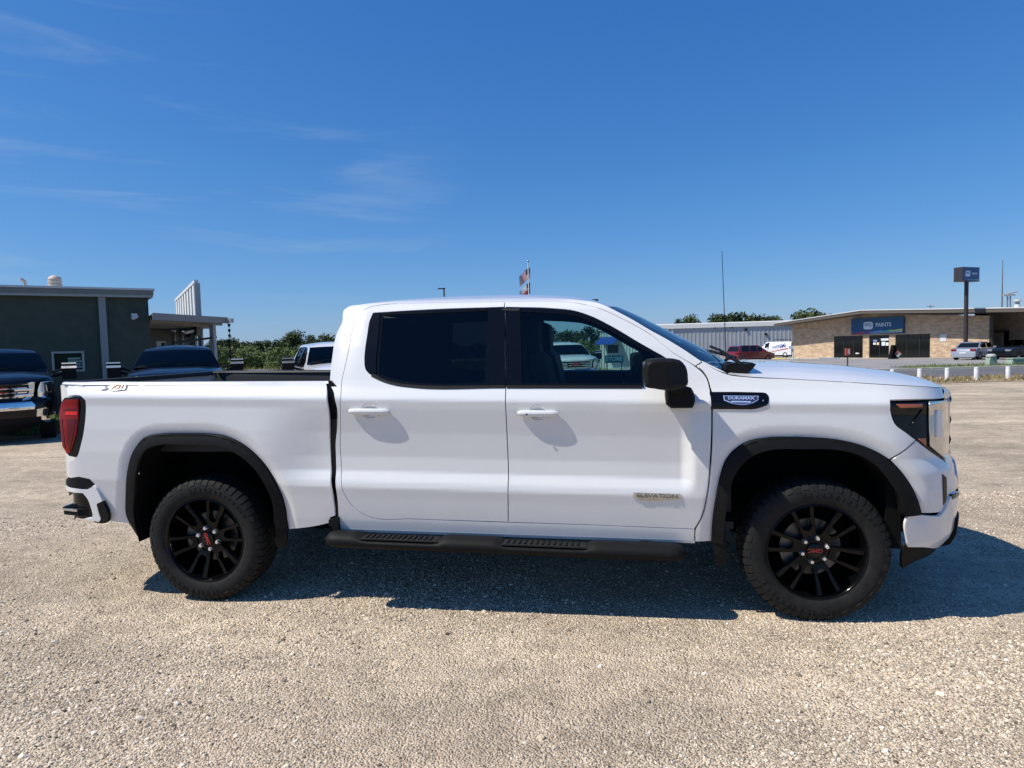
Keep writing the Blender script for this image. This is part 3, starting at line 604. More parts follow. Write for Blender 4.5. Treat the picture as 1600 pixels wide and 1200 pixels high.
b = MB(); b.grid([[(x, y*.66, z-.035) for x, y, z in r[::4]] for r in roofrows[::5]]); b.v = [(x, y, z) for x, y, z in b.v]; b.obj('headliner', interior, TR, 60)
b = MB(); b.prism([(3.30, 1.33), (2.95, 1.37), (2.86, 1.33), (2.84, 1.15), (2.95, .60), (3.30, .60)], -.86, .86); b.obj('dashboard', interior, TR, 30)
b = MB(); b.box((2.93, .38, 1.40), (.10, .30, .09)); b.obj('instrument_hood', interior, TR)
b = MB(); c0 = Vector((2.72, .38, 1.28)); ax = Vector((.85, 0, -.5)).normalized(); u_ = Vector((0, 1, 0)); w_ = ax.cross(u_)
b.tube([c0+(u_*math.cos(t)+w_*math.sin(t))*.185 for t in np.linspace(0, 2*math.pi, 25)], .016, 8, False); b.tube([c0+u_*.18, c0-u_*.18], .02, 6); b.tube([c0, c0+ax*.2], .035, 8); b.obj('steering_wheel', interior, TR, 60)
def seat(x, y, w, nm):
    b = MB(); b.prism([(x-.05, .98), (x+.50, 1.02), (x+.50, .80), (x-.05, .78)], y-w/2, y+w/2); b.prism([(x-.02, .95), (x+.14, .98), (x+.02, 1.52), (x-.03, 1.56), (x-.12, 1.53), (x-.14, 1.4)], y-w/2, y+w/2)
    for k in ((0,) if w < .8 else (-.4, .4)): b.prism([(x-.02, 1.56), (x-.03, 1.76), (x-.07, 1.78), (x-.13, 1.76), (x-.12, 1.56)], y+k-.13, y+k+.13)
    return b.obj(nm, interior, TR, 30)
seat(2.18, -.42, .52, 'front_seat'); seat(2.18, .42, .52, 'front_seat'); seat(1.22, 0, 1.35, 'rear_seat')
b = MB(); p = wsrows[5][16]; b.box((p[0]-.12, 0, p[2]-.04), (.03, .24, .07)); b.obj('rear_view_mirror', gloss_black, TR)
# ---- side mirrors
for s in (1, -1):
    b = MB(); rows = []
    hp = [(1004.5,590),(1004,575),(1007,563.5),(1020,560.3),(1045,559.8),(1060,562),(1069,571),(1073,590),(1072.5,600),(1064,604.5),(1045,608.5),(1020,606),(1006.5,603)]
    P2 = np.array([[p[0], p[2]] for p in [plane(a_, c_, 1, -1.20) for a_, c_ in hp]]); P2 = smooth_poly(P2, .03, 70); cc = P2.mean(0)
    for sc, y in ((.80, -1.315), (.93, -1.300), (1.0, -1.26), (1.0, -1.16), (.96, -1.08), (.80, -1.055)):
        rows.append([(cc[0]+(q_[0]-cc[0])*sc, y*s, cc[1]+(q_[1]-cc[1])*sc) for q_ in list(P2)+[P2[0]]])
    n_ = len(rows[0]); b.grid(rows); b.add(rows[0][:-1], [tuple(range(n_-1))]); b.add(rows[-1][:-1], [tuple(range(n_-1))])
    mir = b.obj('side_mirror', trim, TR, 50)
    b = MB(); x0 = P2[:,0].min()
    g = [(1041,570),(1070,573),(1072.5,598),(1041,600)]; b.prism([(p[0], p[2]) for p in [plane(a_, c_, 1, -1.29) for a_, c_ in g]], -1.316*s, -1.30*s); b.obj('mirror_cap_panel', gloss_black, mir)
    b = MB(); b.bx((x0+.004, -1.27*s, cc[1]-.075), (x0+.012, -1.10*s, cc[1]+.07)); b.obj('mirror_glass', chrome, mir)
    b = MB(); g = [(1040,606),(1047,604),(1070,603),(1080,606),(1084,614),(1083.5,633),(1081,637),(1048,637.5),(1041,632),(1039.5,618)]
    P3 = smooth_poly([(p[0], p[2]) for p in [plane(a_, c_, 1, -1.03) for a_, c_ in g]], .03, 35); c3 = P3.mean(0); rows = []
    for sc, y in ((.82, -1.085), (.97, -1.07), (1.0, -1.03), (1.0, -.985)): rows.append([(c3[0]+(q_[0]-c3[0])*sc, y*s, c3[1]+(q_[1]-c3[1])*sc) for q_ in list(P3)+[P3[0]]])
    n_ = len(rows[0]); b.grid(rows); b.add(rows[0][:-1], [tuple(range(n_-1))]); b.tube([(c3[0]-.01, -1.04*s, c3[1]+.03), (c3[0]-.05, -1.14*s, c3[1]+.11)], .045, 8); b.obj('mirror_foot', trim, mir, 50)
# ---- side steps
for s in (1, -1):
    b = MB(); n_ = 60; rows = []; xa, xb = .852, 3.03
    def zst(x): return np.interp(x, [xa, xb], [.447, .400])
    pad = [(1.065, 1.62), (1.93, 2.50)]
    for i in range(n_+1):
        t = i/n_; x = xa+(xb-xa)*t; e = min(1, math.sqrt(max(0, 1-(1-min(t, 1-t)/.035)**2)) if min(t, 1-t) < .035 else 1); e = max(e, .05); row = []
        fl = max([float(sst(x, a-.0, a+.06)*(1-sst(x, c-.06, c))) for a, c in pad])
        for k in range(21):
            a = 2*math.pi*k/20; yy_, zz_ = math.cos(a), math.sin(a); zz_ = zz_*.050; zz_ = zz_ if zz_ < 0 else zz_*(1-.62*fl) 
            row.append((x, -s*(1.018-.080*yy_*e), zst(x)+zz_*e))
        rows.append(row)
    b.grid(rows); stp = b.obj('side_step', trim, TR, 60)
    for a, c in pad:
        b = MB(); b.prism([(x, zst(x)+.021) for x in (a+.03, c-.03)]+[(x, zst(x)+.028) for x in (c-.05, a+.05)], -s*1.085, -s*.98); pd = b.obj('step_pad', rubber, stp)
        for k in range(13):
            x = a+.07+(c-a-.16)*k/12; b = MB(); b.box((x, -s*1.03, zst(x)+.030), (.012, .075, .009), 0); q = b.obj('pad_rib', trim, stp)
    b = MB()
    for x in (1.05, 1.9, 2.8): b.bx((x-.03, -s*1.03, .41), (x+.03, -s*.5, .45))
    b.obj('step_bracket', trim, stp)
    # rocker underside flange
    b = MB(); rows = []
    for x in np.linspace(.95, 3.08, 10): z = np.interp(x, [.95, 3.08], [.487, .452]); rows.append([(x, -s*.962, z+.004), (x, -s*.955, z-.014), (x, -s*.90, z-.016)])
    b.grid(rows); b.obj('rocker_flange', paint_white, TR, 30)
# ---- wheel wells and underbody
for A_, xc in ((rfi, 0), (ffi, 3.745)):
    for s in (1, -1):
        P_ = smooth_poly(A_, .05, 60, False); b = MB(); b.grid([[(x, -s*.985, z) for x, z in P_], [(x, -s*.50, z) for x, z in P_]]); b.add([(x, -s*.50, z) for x, z in P_], [tuple(range(len(P_)))]); b.obj('wheel_well_liner', dark, TR, 40)
b = MB()
for s in (1, -1): b.bx((-1.0, s*.42, .52), (4.5, s*.52, .66))
b.bx((-.9, -.5, .56), (4.4, .5, .60)); ub = b.obj('underbody_frame', dark, TR)
b = MB(); b.tube([(0, -.72, .40), (0, .72, .40)], .05, 10); b.lathe([(0, -.13), (.10, -.11), (.15, 0), (.10, .11), (0, .13)], (0, 0, .39), 'x', 14); b.obj('rear_axle', trim, TR, 40)
b = MB(); b.tube([(3.745, -.72, .42), (3.745, .72, .42)], .045, 10); b.tube([(3.745, -.7, .38), (3.4, -.35, .46)], .03, 8); b.tube([(3.745, .7, .38), (3.4, .35, .46)], .03, 8); b.obj('front_axle', trim, TR, 40)
b = MB(); b.tube([(3.2, .30, .50), (2.0, .32, .47), (1.0, .34, .46), (.45, .45, .52), (-.6, .52, .50), (-.95, .62, .47)], .04, 10); b.obj('exhaust_pipe', steel, TR, 50)
b = MB(); b.bx((.9, -.40, .40), (1.9, .1, .56)); b.obj('fuel_tank', dark, TR)
b = MB(); b.tube([(-.55, .0, .42), (-.25, .0, .42)], .30, 16); b.v = [(x, y, .5+(z-.42)*.25) for x, y, z in b.v]; b.obj('spare_wheel', rubber, TR, 40)
# ---- wheels
TYR = .404
def tyre_prof(): return [(.262,.030),(.275,.014),(.300,.004),(.330,0),(.355,.003),(.376,.012),(.390,.026),(.3955,.045),(.3965,.09),(.3965,.185),(.3955,.23),(.390,.249),(.376,.263),(.330,.275),(.262,.25)]
def make_wheel(xc, s, rotdeg, textrot):
    y0 = -.982*s                                                     # outer face plane, profile grows inboard
    b = MB(); b.lathe(tyre_prof(), (xc, y0, .402), 'y', 96, s); ty = b.obj('tyre', rubber, None, 60)
    w = MB(); w.lathe([(.268,.020),(.272,.012),(.266,.010),(.258,.020),(.250,.045),(.243,.09),(.238,.22),(.25,.25)], (xc, y0, .402), 'y', 72, s)
    w.lathe([(0,.062),(.055,.062),(.060,.066),(.088,.070),(.094,.085),(.094,.13)], (xc, y0, .402), 'y', 40, s)
    for k in range(6):
        a = rad(rotdeg+60*k); R_ = lambda u, v: (xc+u*math.cos(a)-v*math.sin(a), .402+u*math.sin(a)+v*math.cos(a))
        half = [[(.264,-.074),(.264,-.047),(.215,-.039),(.175,-.033),(.138,-.026),(.118,-.012),(.114,0),(.085,0),(.080,-.030),(.120,-.044),(.170,-.053),(.215,-.062)]]
        for hs_ in (1, -1):
            pl = [(u, v*hs_) for u, v in half[0]]; n_ = len(pl); dy = lambda u: .030+.034*(.262-u)/.18
            f0 = [(R_(u, v)[0], y0+s*dy(u), R_(u, v)[1]) for u, v in pl]; cu, cv = .17, -.04*hs_
            f1 = []
            for u, v in pl:
                v2 = v; f1.append((R_(u, v2)[0], y0+s*(dy(u)+.006), R_(u, v2)[1]))
            c_in = [(u*.995, v*(.90 if abs(v) > .03 else 1.12)) for u, v in pl]; f0 = [(R_(u, v)[0], y0+s*dy(u), R_(u, v)[1]) for u, v in c_in]
            f2 = [(R_(u, v)[0], y0+s*(dy(u)+.045), R_(u, v)[1]) for u, v in pl]
            w.add(f0+f1+f2, [tuple(range(n_))]+[(i, (i+1) % n_, n_+(i+1) % n_, n_+i) for i in range(n_)]+[(n_+i, n_+(i+1) % n_, 2*n_+(i+1) % n_, 2*n_+i) for i in range(n_)])
    wheel = w.obj('wheel', rimblack, TR, 30); ty.parent = wheel
    # tread blocks and sidewall lugs
    b = MB(); cx = np.array([xc, 0, .402])
    def blk(t0, t1, h0, h1, r0, r1, sk=0):
        vs = []
        for r in (r0, r1):
            for (t, h) in ((t0, h0), (t1, h0), (t1+sk, h1), (t0+sk, h1)): vs.append((xc+r*math.cos(t), y0+s*h, .402+r*math.sin(t)))
        b.add(vs, [(0,1,2,3),(4,5,6,7),(0,1,5,4),(1,2,6,5),(2,3,7,6),(3,0,4,7)])
    n_ = 52; st = 2*math.pi/n_
    for k in range(n_):
        t = k*st; j = (k % 2)*.010
        for f_ in (0, 1):
            H = (lambda h: h) if not f_ else (lambda h: .275-h)
            vs = []; t0, t1 = t, t+st*.74
            pr = [(.362-j, .0015), (.381, .010), (.397, .028), (.4025, .042), (.403, .078)]; inn = [(.355, .010), (.37, .02), (.388, .034), (.39, .05), (.39, .078)]
            for tt in (t0, t1):
                for r, h in pr: vs.append((xc+r*math.cos(tt), y0+s*H(h), .402+r*math.sin(tt)))
            m_ = len(pr); 
            for tt in (t0, t1):
                for r, h in inn: vs.append((xc+r*math.cos(tt), y0+s*H(h), .402+r*math.sin(tt)))
            b.add(vs, [(i, i+1, m_+i+1, m_+i) for i in range(m_-1)]+[(i, i+1, 2*m_+i+1, 2*m_+i) for i in range(m_-1)]+[(m_+i, m_+i+1, 3*m_+i+1, 3*m_+i) for i in range(m_-1)]+[(m_-1, 2*m_-1, 4*m_-1, 3*m_-1), (0, m_, 3*m_, 2*m_)])
        for h0, h1, ph, sk in ((.086, .128, .3, .05), (.134, .172, .0, -.06), (.178, .194, .5, .05)):
            blk(t+ph*st, t+ph*st+st*.78, h0, h1, .39, .403, sk)
    b.obj('tyre_tread', rubber, wheel, 30)
    # raised sidewall arcs that stand for the moulded band
    b = MB()
    for k in range(60):
        if (k % 30) < 13: t = 2*math.pi*k/60+rad(30); blk(t, t+.03+.035*((k*7) % 3)/2, -.0025, .006, .326, .348)
    sw = b.obj('sidewall_moulding', rubber, wheel, 30); sw['kind'] = 'stuff'
    for k in range(6):
        a = rad(rotdeg+30+60*k); b = MB(); c = (xc+.0695*math.cos(a), y0+s*.070, .402+.0695*math.sin(a))
        b.lathe([(0, -.026), (.009, -.027), (.0135, -.021), (.015, .0)], c, 'y', 12, s); b.obj('lug_nut', nutsteel, wheel, 50)
    b = MB(); b.lathe([(0, .046), (.030, .047), (.040, .051), (.043, .064)], (xc, y0, .402), 'y', 32, s); hc = b.obj('hub_cap', gloss_black, wheel, 50)
    A_ = Matrix.Translation((xc, y0+s*.0455, .402)) @ Matrix(((1*s,0,0,0),(0,0,-1*s,0),(0,1,0,0),(0,0,0,1))) @ Matrix.Rotation(rad(textrot), 4, 'Z')
    text('hub_badge', 'GMC', .030, redbadge, wheel, A_, .001, xs=1.25)
    b = MB(); b.lathe([(.05, .135), (.165, .135), (.165, .155), (.05, .155)], (xc, y0, .402), 'y', 40, s); b.obj('brake_disc', steel, wheel, 40)
    b = MB(); b.lathe([(0, .205), (.243, .205), (.243, .215), (0, .215)], (xc, y0, .402), 'y', 40, s); b.obj('dark_backing_disc', dark, wheel, 40)  # dark disc added behind the spokes to stand for shade in the openings
    b = MB(); pr = [(xc+r*math.cos(t), .402+r*math.sin(t)) for r, t in [(.18, rad(150+k*10)) for k in range(7)]+[(.11, rad(210-k*10)) for k in range(7)]]; b.prism(pr, y0+s*.105, y0+s*.175); b.obj('brake_caliper', steel, wheel, 30)
    return wheel
make_wheel(0, 1, 72, -72); make_wheel(3.745, 1, 107, 180); make_wheel(0, -1, 40, 20); make_wheel(3.745, -1, 15, 60)
# ================================================================ ground
def stone_mat(name, cols, bumpd=.006, sc=95, big=.35, noise_amt=.22, dirt=(.58,.45,.33)):
    m = bpy.data.materials.new(name); m.use_nodes = True; n = m.node_tree; b = n.nodes['Principled BSDF']; b.inputs['Roughness'].default_value = .92; b.inputs['Specular IOR Level'].default_value = .2
    g = n.nodes.new('ShaderNodeNewGeometry'); v = n.nodes.new('ShaderNodeTexVoronoi'); v.inputs['Scale'].default_value = sc; n.links.new(g.outputs['Position'], v.inputs['Vector'])
    r = n.nodes.new('ShaderNodeValToRGB'); n.links.new(v.outputs['Color'], r.inputs[0]); e = r.color_ramp.elements
    e[0].color = (*cols[0], 1); e[1].color = (*cols[-1], 1)
    for i, c in enumerate(cols[1:-1]): q = e.new((i+1)/(len(cols)-1)); q.color = (*c, 1)
    t = n.nodes.new('ShaderNodeTexNoise'); t.inputs['Scale'].default_value = big; t.inputs['Detail'].default_value = 9; t.inputs['Roughness'].default_value = .62; n.links.new(g.outputs['Position'], t.inputs['Vector'])
    mr = n.nodes.new('ShaderNodeMapRange'); mr.inputs[1].default_value = .35; mr.inputs[2].default_value = .65; mr.inputs[3].default_value = 1-noise_amt; mr.inputs[4].default_value = 1+noise_amt; n.links.new(t.outputs['Fac'], mr.inputs[0])
    sc_ = n.nodes.new('ShaderNodeVectorMath'); sc_.operation = 'SCALE'; n.links.new(r.outputs[0], sc_.inputs[0]); n.links.new(mr.outputs[0], sc_.inputs['Scale'])
    # patches of bare tan dirt and drawn-out wheel tracks, in world metres
    t3 = n.nodes.new('ShaderNodeTexNoise'); t3.inputs['Scale'].default_value = 1.1; t3.inputs['Detail'].default_value = 7; t3.inputs['Roughness'].default_value = .6; n.links.new(g.outputs['Position'], t3.inputs['Vector'])
    r3 = n.nodes.new('ShaderNodeMapRange'); r3.inputs[1].default_value = .45; r3.inputs[2].default_value = .68; n.links.new(t3.outputs['Fac'], r3.inputs[0])
    m3_ = n.nodes.new('ShaderNodeMix'); m3_.data_type = 'RGBA'; m3_.inputs[7].default_value = (*dirt, 1); q3_ = n.nodes.new('ShaderNodeMath'); q3_.operation = 'MULTIPLY'; q3_.inputs[1].default_value = .6; n.links.new(r3.outputs[0], q3_.inputs[0]); n.links.new(q3_.outputs[0], m3_.inputs[0]); n.links.new(sc_.outputs[0], m3_.inputs[6])
    mp4 = n.nodes.new('ShaderNodeMapping'); mp4.inputs['Rotation'].default_value = (0, 0, .12); mp4.inputs['Scale'].default_value = (.10, 1.5, 1); n.links.new(g.outputs['Position'], mp4.inputs['Vector'])
    t4 = n.nodes.new('ShaderNodeTexNoise'); t4.inputs['Scale'].default_value = 1.0; t4.inputs['Detail'].default_value = 6; t4.inputs['Roughness'].default_value = .65; n.links.new(mp4.outputs[0], t4.inputs['Vector'])
    r4 = n.nodes.new('ShaderNodeMapRange'); r4.inputs[1].default_value = .35; r4.inputs[2].default_value = .65; r4.inputs[3].default_value = .86; r4.inputs[4].default_value = 1.12; n.links.new(t4.outputs['Fac'], r4.inputs[0])
    t5 = n.nodes.new('ShaderNodeTexNoise'); t5.inputs['Scale'].default_value = 5.5; t5.inputs['Detail'].default_value = 10; t5.inputs['Roughness'].default_value = .78; n.links.new(g.outputs['Position'], t5.inputs['Vector'])
    r5 = n.nodes.new('ShaderNodeMapRange'); r5.inputs[1].default_value = .36; r5.inputs[2].default_value = .64; r5.inputs[3].default_value = .76; r5.inputs[4].default_value = 1.18; n.links.new(t5.outputs['Fac'], r5.inputs[0])
    q5 = n.nodes.new('ShaderNodeMath'); q5.operation = 'MULTIPLY'; n.links.new(r4.outputs[0], q5.inputs[0]); n.links.new(r5.outputs[0], q5.inputs[1])
    s4 = n.nodes.new('ShaderNodeVectorMath'); s4.operation = 'SCALE'; n.links.new(m3_.outputs[2], s4.inputs[0]); n.links.new(q5.outputs[0], s4.inputs['Scale']); n.links.new(s4.outputs[0], b.inputs['Base Color'])
    t2 = n.nodes.new('ShaderNodeTexNoise'); t2.inputs['Scale'].default_value = 14; t2.inputs['Detail'].default_value = 8; t2.inputs['Roughness'].default_value = .7; n.links.new(g.outputs['Position'], t2.inputs['Vector'])
    ad = n.nodes.new('ShaderNodeMath'); ad.operation = 'MULTIPLY_ADD'; ad.inputs[1].default_value = -.9; n.links.new(v.outputs['Distance'], ad.inputs[0]); n.links.new(t2.outputs['Fac'], ad.inputs[2])
    bp = n.nodes.new('ShaderNodeBump'); bp.inputs['Strength'].default_value = 1; bp.inputs['Distance'].default_value = bumpd; n.links.new(ad.outputs[0], bp.inputs['Height']); n.links.new(bp.outputs[0], b.inputs['Normal'])
    return m
gravel_m = stone_mat('gravel', [(.23,.17,.115), (.46,.37,.265), (.575,.47,.345), (.72,.60,.455)], .014, 95, .35, .30)
b = MB(); rr = [0, 1, 2, 3, 4, 5, 6, 8, 11, 15, 20, 28, 40, 60, 90, 130, 166, 250, 500, 1200, 3000]; rows = []
for D in rr:
    D2 = D-6 if D < 1 else D
    rows.append([(*lat(l*(.4+D/18), D2), 0) for l in np.linspace(-30, 30, 41)])
rows = [[(x, y, float(gz(x, y))) for x, y, z in r] for r in rows]
g = b.grid(rows).obj('ground', gravel_m, None, 180); g['kind'] = 'structure'
def strip(nm, l0, l1, d0, d1, m, up=.004, kind='structure', nl=14, nd=8, jag=0):
    b = MB(); rows = []
    for i, D in enumerate(np.linspace(d0, d1, nd)):
        row = []
        for l in np.linspace(l0, l1, nl):
            j = (random.uniform(-jag, jag) if i in (0, nd-1) else 0); x, y = lat(l, D+j); row.append((x, y, float(gz(x, y))+up))
        rows.append(row)
    o = b.grid(rows).obj(nm, m); o['kind'] = kind; return o
field_m = mat('dry_field', (.22, .19, .09), .95, noise=.45, nscale=.6, coords='Object', bump=.5, bscale=8, bdist=.05, detail=9)
asphalt_m = mat('asphalt', (.115, .11, .112), .9, noise=.2, nscale=1.2, bump=.3, bscale=80, detail=9)
lot_m = mat('parking_lot_concrete', (.27, .25, .235), .9, noise=.18, nscale=.35, bump=.2, bscale=40, detail=9)
lawn_m = mat('lawn_soil', (.10, .13, .05), .95, noise=.4, nscale=2)
dirt_m = stone_mat('verge_dirt', [(.20,.14,.09), (.32,.24,.16), (.40,.32,.23)], .01, 40)
strip('field', -95, 8, 40, 170, field_m, .004, nl=30, nd=12, jag=3)
strip('road', 8.5, 120, 28.6, 36.4, asphalt_m, .008, nl=20)
strip('verge', 8.5, 60, 24.4, 28.6, dirt_m, .012, nl=60, jag=.25)
strip('parking_lot', 8.5, 140, 36.4, 150, lot_m, .006, nl=30, nd=20)
strip('grass_strip', -24, -7.4, 14.6, 20.5, lawn_m, .006, nl=30, jag=.3)
strip('grass_island', 24.1, 60, 36.75, 42.5, lawn_m, .03, nl=30, jag=.1)
b = MB()
for l in np.arange(20, 60, 3.0):
    x, y = lat(l+1.5, 36.6); b.box((x, y, float(gz(x, y))+.06), (2.97, .28, .15), math.atan2(RH[1], RH[0]))
k = b.obj('kerb', mat('kerb_concrete', (.50, .46, .38), .8, noise=.15, nscale=4)); k['kind'] = 'structure'
# crossing concrete joint lines of the lot are left to the material
# ---- loose stones on the near ground
NP = 270000
D = 1.5+(rng.random(NP)**1.55)*5.2; l = (rng.random(NP)*2-1)*(D*.80+.25); _t = rng.random(NP) < .14; l[_t] *= 1+rng.exponential(.35, _t.sum()); D = D+np.where(rng.random(NP) < .12, rng.exponential(1.6, NP), 0)
X = CAM_P[0]+RH[0]*l+FH[0]*D; Y = CAM_P[1]+RH[1]*l+FH[1]*D
clump = (np.sin(X*2.1+1.3*np.sin(Y*1.7))+np.sin(Y*2.9+X*.8+2)+1.2*np.sin(X*.9-Y*1.4))*.28
r = rng.lognormal(math.log(.0037), .36, NP)*(1+.35*clump); big = rng.random(NP) < .004; r[big] *= 2.8; r = np.clip(r, .0016, .016)
_k = rng.random(NP) < np.clip(.62+clump*.9, .18, 1); X, Y, r = X[_k], Y[_k], r[_k]; NP = len(X)
me = bpy.data.meshes.new('loose_gravel'); me.vertices.add(NP); co = np.stack([X, Y, gz(X, Y)+r*.15], 1); me.vertices.foreach_set('co', co.astype(np.float32).ravel())
a = me.attributes.new('sc', 'FLOAT_VECTOR', 'POINT'); scv = r[:,None]*np.stack([rng.uniform(.8, 1.5, NP), rng.uniform(.7, 1.2, NP), rng.uniform(.5, .9, NP)], 1); a.data.foreach_set('vector', scv.astype(np.float32).ravel())
a = me.attributes.new('rt', 'FLOAT_VECTOR', 'POINT'); a.data.foreach_set('vector', np.stack([rng.uniform(-.5, .5, NP), rng.uniform(-.5, .5, NP), rng.uniform(0, 6.28, NP)], 1).astype(np.float32).ravel())
st = link('loose_gravel', me); st['kind'] = 'stuff'
pm = bpy.data.materials.new('pebble'); pm.use_nodes = True; n = pm.node_tree; bb = n.nodes['Principled BSDF']; bb.inputs['Roughness'].default_value = .85; bb.inputs['Specular IOR Level'].default_value = .25
oi = n.nodes.new('ShaderNodeObjectInfo'); rp = n.nodes.new('ShaderNodeValToRGB'); n.links.new(oi.outputs['Random'], rp.inputs[0]); n.links.new(rp.outputs[0], bb.inputs['Base Color'])
e = rp.color_ramp.elements; e[0].color = (.10,.08,.06,1); e[1].color = (.90,.82,.70,1)
for p_, c in ((.08,(.26,.21,.16)), (.3,(.51,.42,.31)), (.7,(.65,.54,.405)), (.9,(.78,.67,.53))): q = e.new(p_); q.color = (*c, 1)
ng = bpy.data.node_groups.new('scatter', 'GeometryNodeTree'); ng.interface.new_socket('Geometry', in_out='INPUT', socket_type='NodeSocketGeometry'); ng.interface.new_socket('Geometry', in_out='OUTPUT', socket_type='NodeSocketGeometry')
gi, go = ng.nodes.new('NodeGroupInput'), ng.nodes.new('NodeGroupOutput'); iop = ng.nodes.new('GeometryNodeInstanceOnPoints'); ico = ng.nodes.new('GeometryNodeMeshIcoSphere'); ico.inputs['Subdivisions'].default_value = 1; ico.inputs['Radius'].default_value = 1
sm = ng.nodes.new('GeometryNodeSetMaterial'); sm.inputs['Material'].default_value = pm
na = ng.nodes.new('GeometryNodeInputNamedAttribute'); na.data_type = 'FLOAT_VECTOR'; na.inputs['Name'].default_value = 'sc'
nb = ng.nodes.new('GeometryNodeInputNamedAttribute'); nb.data_type = 'FLOAT_VECTOR'; nb.inputs['Name'].default_value = 'rt'
er = ng.nodes.new('FunctionNodeEulerToRotation')
K = ng.links.new; K(gi.outputs[0], iop.inputs['Points']); K(ico.outputs['Mesh'], sm.inputs['Geometry']); K(sm.outputs[0], iop.inputs['Instance']); K(na.outputs['Attribute'], iop.inputs['Scale']); K(nb.outputs['Attribute'], er.inputs[0]); K(er.outputs[0], iop.inputs['Rotation']); K(iop.outputs[0], go.inputs[0])
md = st.modifiers.new('scatter', 'NODES'); md.node_group = ng; me.materials.append(pm)
# ---- grass
def grass(nm, n_, l0, l1, d0, d1, h, cols, w=.02, edge=None):
    ll, dd = rng.uniform(l0, l1, n_), rng.uniform(d0, d1, n_)
    if edge: k = rng.random(n_) < (.25+.75*(np.sin(ll*2.3)+np.sin(ll*5.1+1) > -.3)); ll, dd = ll[k], dd[k]; n_ = len(ll)
    x = CAM_P[0]+RH[0]*ll+FH[0]*dd; y = CAM_P[1]+RH[1]*ll+FH[1]*dd; z = gz(x, y); a = rng.uniform(0, 6.28, n_); hh = h*rng.uniform(.4, 1.2, n_)*(1+.6*np.sin(ll*1.9)*np.sin(dd*3)); lean = rng.normal(0, .5, (n_, 2))*hh[:,None]; ww = w*rng.uniform(.6, 1.4, n_)
    p0 = np.stack([x-np.cos(a)*ww, y-np.sin(a)*ww, z-.01], 1); p1 = np.stack([x+np.cos(a)*ww, y+np.sin(a)*ww, z-.01], 1); p2 = np.stack([x+lean[:,0], y+lean[:,1], z+hh], 1)
    V = np.stack([p0, p1, p2], 1).reshape(-1, 3); me = bpy.data.meshes.new(nm); me.from_pydata(V.tolist(), [], np.arange(3*n_).reshape(-1, 3).tolist())
    for i, c in enumerate(cols): me.materials.append(mat(nm+'_blade_%d' % i, c, .8, noise=.2, nscale=3))
    me.polygons.foreach_set('material_index', rng.integers(0, len(cols), n_).astype(np.int32)); o = link(nm, me); o['kind'] = 'stuff'; return o
grass('dry_grass', 9000, 9, 34, 24.6, 28.4, .16, [(.30,.20,.09), (.26,.21,.08), (.15,.16,.05), (.36,.27,.14)], .02, True)
grass('green_grass', 9000, -20, -7.6, 14.7, 20.3, .10, [(.12,.20,.04), (.16,.24,.05)], .02)
grass('island_grass', 7000, 24.2, 45, 36.9, 42.4, .16, [(.09,.15,.04), (.13,.18,.05), (.2,.2,.08)], .025)
grass('field_grass', 16000, -60, 6, 41, 110, .55, [(.25,.21,.08), (.17,.19,.06), (.33,.27,.13), (.10,.14,.04)], .10)
# ================================================================ trees
leaf_mats = []
for i, c in enumerate([(.045,.072,.020), (.07,.10,.028), (.10,.135,.04), (.030,.048,.016)]): leaf_mats.append(mat('leaves_%d' % i, c, .7, noise=.3, nscale=1.5, spec=.25))
leaf_bright = [mat('bright_leaves_%d' % i, c, .7, noise=.3, nscale=1.5, spec=.25) for i, c in enumerate([(.15,.20,.06), (.19,.24,.08), (.09,.13,.04), (.24,.28,.11)])]
bark = mat('bark', (.09, .07, .05), .9, noise=.3, nscale=8, bump=.5, bscale=20)
def crown_mesh(w, h, n_, ls, nb, seed, mats_, flat=.3):
    R = np.random.default_rng(seed); cs = []
    for i in range(nb):
        a = R.uniform(0, 6.28); q = R.random()**.5*.68; z = R.uniform(.12, 1); k = math.sqrt(max(.05, 1-(z-.35)**2/.55)); cs.append((w/2*q*k*math.cos(a), w/2*q*k*math.sin(a), h*z*.86, R.uniform(.14, .24)*w))
    V, F, MI = [], [], []; cs = np.array(cs); idx = R.integers(0, nb, n_); u = R.normal(size=(n_, 3)); u /= np.linalg.norm(u, axis=1)[:,None]; rr_ = cs[idx, 3]*(R.random(n_)**.35)
    P = cs[idx, :3]+u*rr_[:,None]*np.array([1, 1, .8]); P[:,2] = np.maximum(P[:,2], .02*h); P[:,2] *= h/P[:,2].max(); P[:,:2] *= .5*w/np.percentile(np.abs(P[:,:2]), 99.5)
    nn = u+R.normal(size=(n_, 3))*.7+np.array([0, 0, .35]); nn /= np.linalg.norm(nn, axis=1)[:,None]; t = np.cross(nn, R.normal(size=(n_, 3))); t /= np.linalg.norm(t, axis=1)[:,None]; bt = np.cross(nn, t); s_ = ls*R.uniform(.5, 1.3, n_)[:,None]
    V = np.stack([P-t*s_, P+bt*s_*.55, P+t*s_, P-bt*s_*.55], 1).reshape(-1, 3); me = bpy.data.meshes.new('crown'); me.from_pydata(V.tolist(), [], np.arange(4*n_).reshape(-1, 4).tolist())
    for m_ in mats_: me.materials.append(m_)
    mi = (idx*7+R.integers(0, 2, n_)) % len(mats_); me.polygons.foreach_set('material_index', mi.astype(np.int32)); return me, cs
CR = [crown_mesh(1, 1, 2600, .040, 20, 11+i, leaf_mats) for i in range(4)]+[crown_mesh(1, 1, 2600, .040, 22, 31+i, leaf_bright) for i in range(3)]
TRK = []
